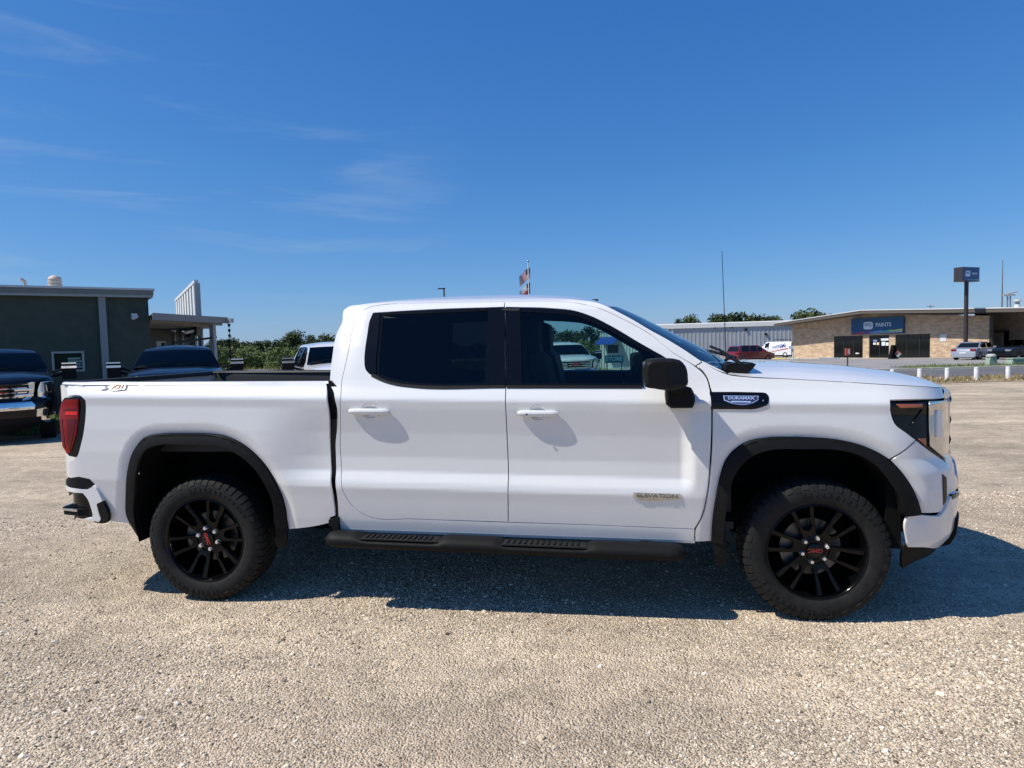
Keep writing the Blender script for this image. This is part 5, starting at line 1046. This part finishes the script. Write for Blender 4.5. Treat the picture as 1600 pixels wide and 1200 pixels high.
# pole sign
p = gpt(1508.5, 60); zt, zb_ = at(1508, 419, 60)[2], at(1508, 441, 60)[2]
PL = empty('pole_sign', 'blue PPG PAINTS box sign on a tall dark pole in front of the brick shop', 'sign', tuple(p), math.atan2(RH[1], RH[0])+rad(22))
b = MB(); b.tube([(0, 0, 0), (0, 0, zb_-p[2])], .17, 12); b.obj('pole', mat('pole_brown', (.035, .025, .022), .5), PL)
b = MB(); h0, h1 = zb_-p[2], zt-p[2]; b.bx((-1.12, -.40, h0), (1.12, .40, h1)); b.obj('sign_box', mat('sign_box_dark', (.03, .03, .035), .5), PL)
b = MB(); b.bx((-1.06, -.425, h0+.06), (1.06, -.402, h1-.06)); b.obj('sign_face', signblue, PL)
logo(PL, -.50, (h0+h1)/2+.05, .50, -.43); text('sign_lettering', 'PAINTS', .27, signwhite, PL, TM(.44, (h0+h1)/2+.05, -.43), .006, xs=.80)
for k, c in enumerate(('rainbow_0', 'rainbow_2', 'rainbow_3', 'rainbow_4')): b = MB(); b.bx((-1.0+.5*k, -.432, h0+.12), (-.5+.5*k, -.426, h0+.17)); b.obj('rainbow_stripe', MATS[c], PL)
# kerb in front of the shop with painted stretches
def wkerb(px0, px1, m, nm, up=.14, dy=-1.6):
    u0, u1 = Wp.uv(px0, 560)[0], Wp.uv(px1, 560)[0]; b = MB(); b.bx((u0, dy, Wp.z0-.2), (u1, dy+.25, Wp.z0+.15+up)); o = b.obj(nm, m); o.matrix_world = Wp.M; o['kind'] = 'structure'
yel = mat('yellow_kerb_paint', (.62, .47, .10), .7, noise=.15, nscale=2); blu = mat('blue_kerb_paint', (.10, .25, .50), .7)
b = MB(); b.bx((-3, -1.35, Wp.z0-.2), (Wp.len+1, -.002, Wp.z0+.27)); o = b.obj('pavement', mat('pavement_concrete', (.48, .45, .40), .85, noise=.1, nscale=1)); o.matrix_world = Wp.M; o['kind'] = 'structure'
for a_, c_, m_ in ((1215, 1242, yel), (1243, 1262, MATS['kerb_concrete']), (1263, 1295, MATS['kerb_concrete']), (1296, 1325, blu), (1326, 1370, MATS['kerb_concrete']), (1371, 1406, yel), (1407, 1425, MATS['kerb_concrete']), (1426, 1458, yel), (1459, 1474, MATS['kerb_concrete']), (1475, 1500, yel), (1501, 1545, yel)): wkerb(a_, c_-.2, m_, 'shop_kerb')
# small things in front of the shop
p = gpt(1324.3, 46); o = empty('notice_post', 'red notice box on a dark thin post standing in the car park', 'sign', tuple(p), math.atan2(RH[1], RH[0])); z_ = at(1324, 555, 46)[2]-p[2]; z1_ = at(1324, 544, 46)[2]-p[2]
b = MB(); b.tube([(0, 0, 0), (0, 0, z_)], .045, 8); b.obj('post', mat('post_dark', (.03, .03, .035), .5), o)
b = MB(); b.bx((-.15, -.08, z_), (.16, .08, z1_)); b.obj('notice_box', mat('notice_red', (.42, .07, .05), .5), o); b = MB(); b.bx((-.02, -.09, z_+.08), (.12, -.082, z1_-.08)); b.obj('notice_sheet', mat('notice_pale', (.6, .42, .38), .6), o)
p = gpt(1403, 63); dp = at(1403, 553, 63); o = empty('hazard_placard', 'square white, red and dark placard standing on its corner by the right shop window', 'sign', tuple(p), math.atan2(RH[1], RH[0])); hz = dp[2]-p[2]; q = .33
for nm, c, cx, cz in (('red_quarter', (.5, .12, .08), 0, 1), ('white_quarter', (.7, .7, .66), 0, -1), ('blue_quarter', (.04, .05, .08), -1, 0), ('yellow_quarter', (.62, .5, .38), 1, 0)):
    b = MB(); b.prism([(cx*q*.5, hz+cz*q*.5+q*.5), (cx*q*.5+q*.5, hz+cz*q*.5), (cx*q*.5, hz+cz*q*.5-q*.5), (cx*q*.5-q*.5, hz+cz*q*.5)], -.02, .02); b.obj(nm, mat(nm, c, .6), o)
b = MB(); b.tube([(0, .05, 0), (0, .05, hz)], .03, 6); b.obj('stake', alu, o)
p = gpt(1396, 63.5); o = empty('gas_cylinder_rack', 'narrow dark upright rack leaning beside the shop door', 'rack', tuple(p), .3); b = MB(); b.prism([(-.4, 0), (.35, 0), (.1, 1.35), (-.12, 1.35)], -.2, .2); b.obj('rack_body', dark, o); b = MB(); b.bx((-.42, -.22, 0), (.37, .22, .12)); b.obj('rack_base', alu, o)
p = gpt(1239, 74); o = empty('gas_meter', 'pale gas meter on a pipe at the left corner of the brick shop', 'meter', tuple(p)); b = MB(); b.tube([(0, 0, 0), (0, 0, 1.3)], .07, 8); b.obj('pipe', whitem, o); b = MB(); b.box((-.2, 0, 1.35), (.5, .3, .35)); b.obj('meter_body', whitem, o)
# bollards
bm = mat('bollard_white', (.66, .66, .66), .6, noise=.08, nscale=6)
for i, (px, yt) in enumerate(((1394.5, 578), (1437, 575.5), (1480, 576), (1525.5, 576.5), (1575, 576), (1350, 577), (1624, 577), (1305, 577))):
    D = 26.2; p = gpt(px, D); H_ = .50
    o = empty('bollard', ['white bollard half hidden behind the hood crest', 'white bollard just clear of the hood, nearest to it', 'white bollard second in the row right of the hood', 'white bollard in dry grass, third right of the hood', 'white bollard nearest the right edge of the photo', 'white bollard', 'white bollard', 'white bollard'][i], 'bollard', tuple(p), 0, 'white bollards along the verge')
    if px < 1380 or px > 1600: bpy.data.objects.remove(o); continue
    b = MB(); b.lathe([(.085, -.1), (.085, H_-.02), (.078, H_), (0, H_+.008)], (0, 0, 0), 'z', 16); b.obj('post', bm, o, 40)
    b = MB(); b.lathe([(.087, H_-.06), (.087, H_-.045)], (0, 0, 0), 'z', 16); b.obj('reflective_band', whitem, o, 40)
gb = mat('utility_green', (.30, .38, .30), .6, noise=.1, nscale=4)
p = gpt(1548.5, 39.5); o = empty('utility_pedestal', 'pale green tapered utility pedestal on the grass island', 'utility box', tuple(p), .2); b = MB(); b.prism([(-.26, 0), (.26, 0), (.20, .56), (-.20, .56)], -.17, .17); b.obj('body', gb, o, 30); b = MB(); b.lathe([(.25, .56), (.27, .60), (.25, .68), (.15, .74), (0, .75)], (0, 0, 0), 'z', 16); b.obj('cap', mat('cap_grey', (.4, .4, .38), .6), o, 50)
p = gpt(1590, 40.5); o = empty('utility_box', 'pale green low utility box on the grass at the right edge', 'utility box', tuple(p), .1); b = MB(); b.prism([(-.55, 0), (.55, 0), (.48, .38), (-.48, .38)], -.3, .3); b.obj('body', gb, o, 30); b = MB(); b.bx((-.52, -.33, .38), (.52, .33, .44)); b.obj('lid', gb, o)
for z in (.12, .24): b = MB(); b.bx((-.40, -.315, z), (.40, -.30, z+.03)); b.obj('vent_slot', mat('slot_green', (.10, .14, .10), .7), o)
# ---------------------------------------------------------------- kiosk seen through the window, sign, flag pole, lamp post
Wk = Wall(938, 57, 1015, 54.5); KS = Wk.root('metal_shed', 'white corrugated metal shed with a blue awning, seen through the front door window', 'shed')
kp = mat('shed_white', (.60, .62, .60), .5, noise=.06); zt = Wk.uv(938, 517)[1]; op = Wk.rect(948.5, 539, 966, 551.5)
b = MB(); wall_with_openings(b, 0, Wk.len, Wk.z0, zt, [op], .05, .2); b.obj('wall', kp, KS); b = MB(); x = .02
while x < Wk.len-.1:
    if not (op[0]-.1 < x < op[1]+.02): b.bx((x, 0, Wk.z0), (x+.09, .048, zt))
    x += .26
q = b.obj('cladding_rib', kp, KS); q['kind'] = 'stuff'
b = MB(); b.bx((op[0], .12, op[2]), (op[1], .14, op[3])); b.obj('window', dglass, KS)
a0, a1, az0, az1 = Wk.rect(938.5, 527.5, 966, 538); b = MB(); b.prism([(0, az1), (-1.1, az0), (-1.1, az0+.05), (0, az1+.05)], a0, a1+.1, 'x'); b.obj('awning', mat('awning_blue', (.01, .06, .30), .5), KS)
b = MB(); b.bx((0, .2, Wk.z0), (.15, 4, zt)); b.obj('side_wall', kp, KS); b = MB(); b.bx((-.1, -.1, zt), (Wk.len, 4, zt+.08)); b.obj('roof', wrf, KS)
p = gpt(960, 45); o = empty('store_sign', 'low blue sign reading STORE in front of the white metal shed', 'sign', tuple(p), math.atan2(RH[1], RH[0])); c_ = at(960, 561, 45)[2]-p[2]
b = MB(); b.bx((-.62, -.04, c_-.26), (.62, .04, c_+.26)); b.obj('board', mat('store_board', (.02, .10, .16), .5), o); text('sign_lettering', 'STORE', .38, mat('store_letters', (.25, .55, .65), .5), o, TM(0, c_, -.045), .01)
for sx in (-.5, .5): b = MB(); b.tube([(sx, .06, 0), (sx, .06, c_+.2)], .03, 6); b.obj('leg', alu, o)
p = gpt(829, 70); o = empty('flag_pole', 'white flag pole rising behind the cab roof', 'flag pole', tuple(p)); zt = at(829, 410.5, 70)[2]-p[2]
b = MB(); b.tube([(0, 0, 0), (0, 0, zt)], [.10, .05], 10); b.obj('pole', whitem, o); b = MB(); b.lathe([(0, zt-.02), (.12, zt+.06), (.12, zt+.14), (0, zt+.22)], (0, 0, 0), 'z', 12); b.obj('finial', mat('finial', (.3, .3, .3), .3, .8), o, 60)
fr, fw_, fb = mat('flag_red', (.42, .035, .04), .8), mat('flag_white', (.70, .68, .68), .8), mat('flag_navy', (.012, .018, .06), .8)
def flag(nm, label, px, pyt, pyb, kind):
    zt_, zb2 = at(px, pyt, 70)[2], at(px, pyb, 70)[2]; H_ = zt_-zb2; W_ = 1.35
    p = at(px-.8, pyt, 70); r = empty(nm, label, 'flag', tuple(p)); nu, nv = 12, 13
    def P(u, v):                                                       # u away from the pole, v down; drooping cloth
        x = -W_*u*.86; y = .16*math.sin(u*7+v*2)*u; z = -H_*v*(.72)-H_*.55*u**1.25+(.10*math.sin(u*6))*u; return (x*RH[0]-y*FH[0], x*RH[1]-y*FH[1], z)
    groups = {}
    for i in range(nu):
        for j in range(nv):
            if kind == 'us': c = 'canton' if i < 5 and j < 7 else ('red' if j % 2 == 0 else 'white')
            else: c = 'canton' if i < 4 else ('white' if j < 7 else 'red')
            groups.setdefault(c, []).append([P((i+a)/nu, (j+e)/nv) for a, e in ((0, 0), (1, 0), (1, 1), (0, 1))])
    for c, qs in groups.items():
        b = MB()
        for q in qs: b.add(q, [(0, 1, 2, 3)])
        b.obj({'canton': 'blue_field', 'red': 'red_stripes' if kind == 'us' else 'red_band', 'white': 'white_stripes' if kind == 'us' else 'white_band'}[c], {'canton': fb, 'red': fr, 'white': fw_}[c], r)
    if kind == 'us':
        b = MB()
        for i in range(5):
            for j in range(4):
                c = Vector(P((.4+i)/nu, (.6+j*1.7)/nv))+Vector((-FH[0]*.02, -FH[1]*.02, 0)); b.add([c+Vector((math.cos(t)*s_*RH[0], math.cos(t)*s_*RH[1], math.sin(t)*s_)) for t, s_ in [(math.pi/2+k*math.pi/5, .03 if k % 2 == 0 else .014) for k in range(10)]], [tuple(range(10))])
        q = b.obj('stars', fw_, r); q['kind'] = 'stuff'
    else:
        c = Vector(P(.17, .5))+Vector((-FH[0]*.05, -FH[1]*.05, -.02)); b = MB(); b.add([c+Vector((math.cos(t)*s_*RH[0], math.cos(t)*s_*RH[1], math.sin(t)*s_)) for t, s_ in [(math.pi/2+k*math.pi/5, .20 if k % 2 == 0 else .08) for k in range(10)]], [tuple(range(10))]); b.obj('star', fw_, r)
flag('american_flag', 'limp stars and stripes flag, upper one on the pole behind the cab', 829, 418, 441, 'us')
flag('texas_flag', 'lone star flag of blue, white and red, lower one on the pole behind the cab', 829, 441, 466, 'tx')
p = gpt(698, 46); o = empty('lamp_post', 'thin dark lamp post with a flat head showing just above the cab roof', 'lamp post', tuple(p), math.atan2(RH[1], RH[0])); zt = at(698, 451.5, 46)[2]-p[2]
b = MB(); b.tube([(0, 0, 0), (0, 0, zt)], [.07, .05], 8); b.obj('pole', alu, o); b = MB(); b.box((-.16, 0, zt), (.50, .22, .07)); b.obj('lamp_head', alu, o)
# ================================================================ parked pickups: the same truck body with other paint and fittings
def truck_copy(label, loc, heading, remap, mirrors='tow', group='pickup trucks parked behind the white one', skip=()):
    r = TR.copy(); COL.objects.link(r); r.location = loc; r.rotation_euler = (0, 0, heading); r['label'] = label; r['group'] = group
    drop = {'side_mirror', 'whip_antenna', 'door_badge', 'bed_badge', 'side_step', 'roof_antenna'} | set(skip)
    def cp(o, par):
        if o.name.split('.')[0] in drop: return
        c = o.copy(); COL.objects.link(c); c.parent = par
        for sl in c.material_slots:
            m_ = remap(o.name.split('.')[0], sl.material)
            if m_ is not sl.material: sl.link = 'OBJECT'; sl.material = m_
        for k in KID.get(o.name, ()): cp(k, c)
    for k in KID[TR.name]: cp(k, r)
    for s in (1, -1):
        b = MB(); b.box((2.98, -s*1.30, 1.40), (.14, .27, .34)); m_ = b.obj('side_mirror', trim, r); b = MB(); b.box((2.99, -s*1.30, 1.50), (.160, .285, .05)); b.obj('chrome_cap', chrome, m_); b = MB(); b.box((2.99, -s*1.30, 1.585), (.152, .275, .028)); b.obj('chrome_cap', chrome, m_)
        b = MB(); b.tube([(3.0, -s*.98, 1.30), (3.0, -s*1.2, 1.36)], .035, 6); b.tube([(3.0, -s*.98, 1.40), (3.0, -s*1.2, 1.46)], .03, 6); b.obj('mirror_arm', trim, m_)
    return r
KID = {}
for o in bpy.data.objects:
    if o.parent is not None: KID.setdefault(o.parent.name, []).append(o)
hlens = mat('parked_head_lamp', (.05, .055, .06), .1, .3, coat=1); bulb = mat('lamp_reflector', (.5, .52, .55), .2, .7)
def rm_black(n, m_):
    if m_ in (paint_white,): return chrome if n in ('bumper_cover', 'bumper_center', 'rear_bumper', 'rear_bumper_end', 'light_bar_cover') else paint_black
    if n in ('grille_bar', 'grille_end_bar', 'daytime_light_bar', 'grille_surround'): return chrome if n != 'grille_surround' else gloss_black
    if n == 'tow_hook_recess': return chrome
    if m_ is glass_wind or n == 'window_glass': return glass_parked
    if n == 'head_lamp': return hlens
    return m_
def rm_white(n, m_):
    if n in ('grille_bar', 'daytime_light_bar'): return chrome
    if n == 'head_lamp': return hlens
    if m_ is glass_wind or n == 'window_glass': return glass_parked
    return m_
def place(px, D, yaw_off=0):
    """ground point of the truck's front; heading turns the nose towards the camera plus an offset"""
    p = gpt(px, D); h = math.atan2(CAM_P[1]-p[1], CAM_P[0]-p[0])+yaw_off; q = p[:2]-np.array([math.cos(h), math.sin(h)])*4.72; return (q[0], q[1], float(gz(q[0], q[1]))), h
def hood_vents(r, m_, off):
    for s in (1, -1):
        P_ = [hood_pt(u, s*v) for u, v in ((.42, .34), (.42, .50), (.72, .46), (.72, .32))]; b = MB(); b.add([(x, y, z+.012) for x, y, z in P_]+[(x, y, z+.06*(1 if i < 2 else .2)) for i, (x, y, z) in enumerate(P_)], [(0,1,2,3),(4,5,6,7),(0,1,5,4),(2,3,7,6),(1,2,6,5),(0,3,7,4)]); b.obj('hood_scoop', m_, r)
l_, h_ = place(-6, 12.9, rad(-3)); t1 = truck_copy('black pickup with a chrome grille facing the camera at the far left edge', l_, h_, rm_black)
l_, h_ = place(279, 14.2, rad(-2)); t2 = truck_copy('black pickup facing the camera, showing over the near end of the white truck bed', l_, h_, rm_black)
l_, h_ = place(566, 14.8, rad(13)); t3 = truck_copy('white pickup with tow mirrors partly hidden behind the left edge of the white cab', l_, h_, rm_white)
l_, h_ = place(901, 25.5, rad(12)); t4 = truck_copy('white pickup facing the camera, seen through the front door window', l_, h_, rm_white)
for r, t in ((t1, 'black'), (t2, 'black'), (t3, 'white'), (t4, 'white')):
    for k in range(5):
        b = MB(); xz = roofrows[-2][16]; yy_ = (k-2)*.28; b.box((xz[0]-.12-.02*abs(k-2), yy_, xz[2]+.01-.008*abs(k-2)), (.07, .12, .03)); b.obj('roof_marker_lamp', gloss_black, r)
# ================================================================ cars
def car(nm, label, cat, px, D, head, L_, W_, H_, colr, prof, belt, glassx, wheel_r=.33, group=None, van=False):
    """prof: side outline (x 0..1 rear to nose, z 0..1); glassx: cabin stations"""
    p = gpt(px, D); o = empty(nm, label, cat, tuple(p), head, group); pm_ = colr; n_ = len(prof)
    X = lambda t: (t-.5)*L_
    b = MB(); secs = []
    for y, sc in ((-.5, .0), (-.47, .25), (-.40, .6), (0, 1), (.40, .6), (.47, .25), (.5, 0)): pass
    # body below the belt, loft across the width
    low = [(X(t), H_*z) for t, z in prof if z <= belt+1e-6]
    body = [(X(t), H_*min(z, belt)) for t, z in prof]
    rows = []
    for yy_, ins in ((-W_/2, .07), (-W_/2+.03, .02), (-W_/2+.16, 0), (W_/2-.16, 0), (W_/2-.03, .02), (W_/2, .07)):
        cx_, cz_ = 0, H_*belt*.55; rows.append([(cx_+(x-cx_)*(1-ins*.35), yy_, cz_+(z-cz_)*(1-ins)) for x, z in body]+[(cx_+(body[0][0]-cx_)*(1-ins*.35), yy_, cz_+(body[0][1]-cz_)*(1-ins))])
    b.grid(rows); b.add(rows[0][:-1], [tuple(range(len(body)))]); b.add(rows[-1][:-1], [tuple(range(len(body)))]); bd = b.obj('body', pm_, o, 35)
    top = [(X(t), H_*z) for t, z in prof if z >= belt-1e-6]; b = MB(); rows = []
    for s, k in ((-1, 0), (-1, 1), (1, 1), (1, 0)): pass
    tp = [(x, z) for x, z in top]; zb_ = H_*belt
    def ty(z): return W_/2-.04-(z-zb_)*.28
    b.add([(x, -ty(z), z) for x, z in tp]+[(x, ty(z), z) for x, z in tp], [tuple(range(len(tp))), tuple(range(len(tp), 2*len(tp)))]+[(i, i+1, len(tp)+i+1, len(tp)+i) for i in range(len(tp)-1)]); cab_ = b.obj('cabin', pm_, o, 30)
    for s in (-1, 1):
        for a, c in glassx:
            zs = [H_*np.interp(t, [q[0] for q in prof if q[1] >= belt-1e-6], [q[1] for q in prof if q[1] >= belt-1e-6]) for t in (a, c)]; z0 = zb_+.02; P_ = []
            for x, z in ((X(a), z0), (X(c), z0), (X(c)-.02, max(z0+.03, zs[1]-.07)), (X(a)+.02, max(z0+.03, zs[0]-.07))): P_.append((x, s*(ty(z)+.006), z))
            b = MB(); b.add(P_, [(0,1,2,3)]); b.obj('side_window', dglass, o)
    for which in (0, 1):                                                # rear glass, windshield from the first and last sloped edge of the cabin
        (x0, z0), (x1, z1) = (tp[0], tp[1]) if which == 0 else (tp[-1], tp[-2]); f = lambda t: (x0+(x1-x0)*t+(-.008 if which == 0 else .008), z0+(z1-z0)*t+.006); (xa, za), (xb, zb3) = f(.08), f(.90); b = MB()
        b.add([(xa, -ty(za)+.07, za), (xa, ty(za)-.07, za), (xb, ty(zb3)-.09, zb3), (xb, -ty(zb3)+.09, zb3)], [(0,1,2,3)]); b.obj('rear_window' if which == 0 else 'windshield', dglass, o)
    for t in (.17, .81):
        for s in (-1, 1):
            b = MB(); c = (X(t), s*(W_/2-.20), wheel_r); b.lathe([(wheel_r*.62, .2), (wheel_r*.97, .2), (wheel_r, .16), (wheel_r, .03), (wheel_r*.95, 0), (wheel_r*.62, 0)], (c[0], s*(W_/2+.005), c[2]), 'y', 24, -s); w_ = b.obj('wheel', rubber, o, 40)
            b = MB(); b.lathe([(0, .03), (wheel_r*.25, .02), (wheel_r*.6, .035), (wheel_r*.63, .01)], (c[0], s*(W_/2+.006), c[2]), 'y', 20, -s); b.obj('hub_cap', MATS.setdefault('alloy', mat('alloy', (.35, .35, .36), .35, .7)), w_, 40)
            b = MB(); b.lathe([(wheel_r*1.18, 0), (wheel_r*.6, .004)], (c[0], s*(W_/2-.015), c[2]+.02), 'y', 24, s); b.obj('wheel_arch', dark, o)
    zl = H_*belt*.86
    for s in (-1, 1):
        b = MB(); b.box((X(0)+.06, s*(W_/2-.22), zl if not van else zl+.1), (.14, .36, .13 if not van else .34)); b.obj('tail_lamp', lampred, o)
        b = MB(); b.box((X(1)-.10, s*(W_/2-.24), zl*.86), (.22, .36, .13)); b.obj('head_lamp', bulb, o)
        b = MB(); b.box((X(.66), s*(W_/2+.08), zb_+.07), (.12, .18, .13)); b.obj('side_mirror', pm_, o)
    b = MB(); b.box((X(0)-.01, 0, H_*belt*.62), (.03, .5, .13)); b.obj('number_plate', whitem, o)
    b = MB(); b.box((X(0)+.10, 0, .30), (.24, W_*.9, .14)); b.obj('rear_bumper', trim if van else pm_, o)
    b = MB(); b.box((X(1)-.03, 0, H_*belt*.60), (.08, W_*.5, .14)); b.obj('front_grille', gloss_black, o)
    b = MB(); b.box((0, 0, .24), (L_*.86, W_*.82, .14)); b.obj('underbody', dark, o)
    return o
fwd = math.atan2(FH[1], FH[0])
sedan = [(0,.20),(.0,.42),(.02,.60),(.06,.66),(.14,.67),(.27,.97),(.36,1.0),(.52,.99),(.70,.66),(.92,.55),(.985,.45),(1.0,.30),(.98,.18)]
minivan = [(0,.18),(.0,.36),(.01,.55),(.04,.60),(.09,.95),(.16,1.0),(.55,.98),(.60,.95),(.80,.60),(.94,.48),(.99,.38),(1.0,.24),(.98,.15)]
vanp = [(0,.16),(.0,.42),(.005,.56),(.015,.60),(.03,.96),(.06,1.0),(.70,1.0),(.74,.97),(.86,.60),(.96,.52),(.99,.46),(1.0,.24),(.98,.15)]
silver = mat('silver_paint', (.42, .43, .46), .3, .5, coat=1); navy = mat('dark_car_paint', (.005, .006, .008), .25, spec=.35); maroon = mat('maroon_paint', (.18, .012, .016), .25, coat=1); vanwhite = mat('van_white', (.72, .72, .72), .3, coat=.6)
car('sedan_car', 'silver sedan parked tail towards the camera in front of the brick shop', 'car', 1526, 55.5, fwd-rad(58), 4.8, 1.85, 1.47, silver, sedan, .665, [(.22,.42),(.43,.62)])
car('sedan_car', 'dark car parked nose out at the right edge beside the silver sedan', 'car', 1594, 53, fwd+rad(108), 4.8, 1.87, 1.55, navy, sedan, .665, [(.22,.42),(.43,.62)])
mv = car('minivan_car', 'dark red minivan parked in front of the grey metal warehouse', 'minivan', 1172, 70.5, fwd-rad(68), 5.0, 1.96, 1.72, maroon, minivan, .60, [(.13,.33),(.35,.52),(.54,.66)])
vn_ = car('cargo_van', 'white cargo van with a blue and red side decal parked behind the red minivan', 'van', 1216, 90, fwd+rad(30), 5.6, 2.0, 2.12, vanwhite, vanp, .60, [(.64,.76)], .37, None, True)
for s in (-1, 1):
    b = MB(); b.prism([(-2.3, 1.15), (.6, .70), (.6, .76), (-2.2, 1.28)], s*1.012, s*1.002); b.obj('red_swoosh', mat('decal_red', (.45, .04, .05), .5) if s < 0 else MATS['decal_red'], vn_)
text('decal_lettering', 'SYSTEMS', .62, mat('decal_blue', (.06, .10, .30), .5), vn_, Matrix.Translation((-.9, .99, 1.45)) @ Matrix.Rotation(rad(180), 4, 'Z') @ Matrix.Rotation(rad(90), 4, 'X') @ Matrix.Rotation(rad(12), 4, 'Z'), .006, xs=.9)
b = MB(); b.tube([(-1.4, .7, 2.1), (-1.4, .7, 2.4), (.1, .7, 2.4), (.1, .7, 2.1)], .035, 6); b.obj('roof_rack', gloss_black, vn_); b = MB(); b.tube([(-1.4, -.7, 2.1), (-1.4, -.7, 2.4), (.1, -.7, 2.4), (.1, -.7, 2.1)], .035, 6); b.obj('roof_rack', gloss_black, vn_)
for s in (-.48, .48): b = MB(); b.box((-2.74, s, 1.62), (.05, .72, .55)); b.obj('rear_door_window', dglass, vn_)
car('hatchback_car', 'white car parked by the warehouse wall, showing behind the windshield', 'car', 1096, 93, fwd-rad(40), 4.3, 1.8, 1.45, vanwhite, minivan, .60, [(.13,.33),(.35,.52)])
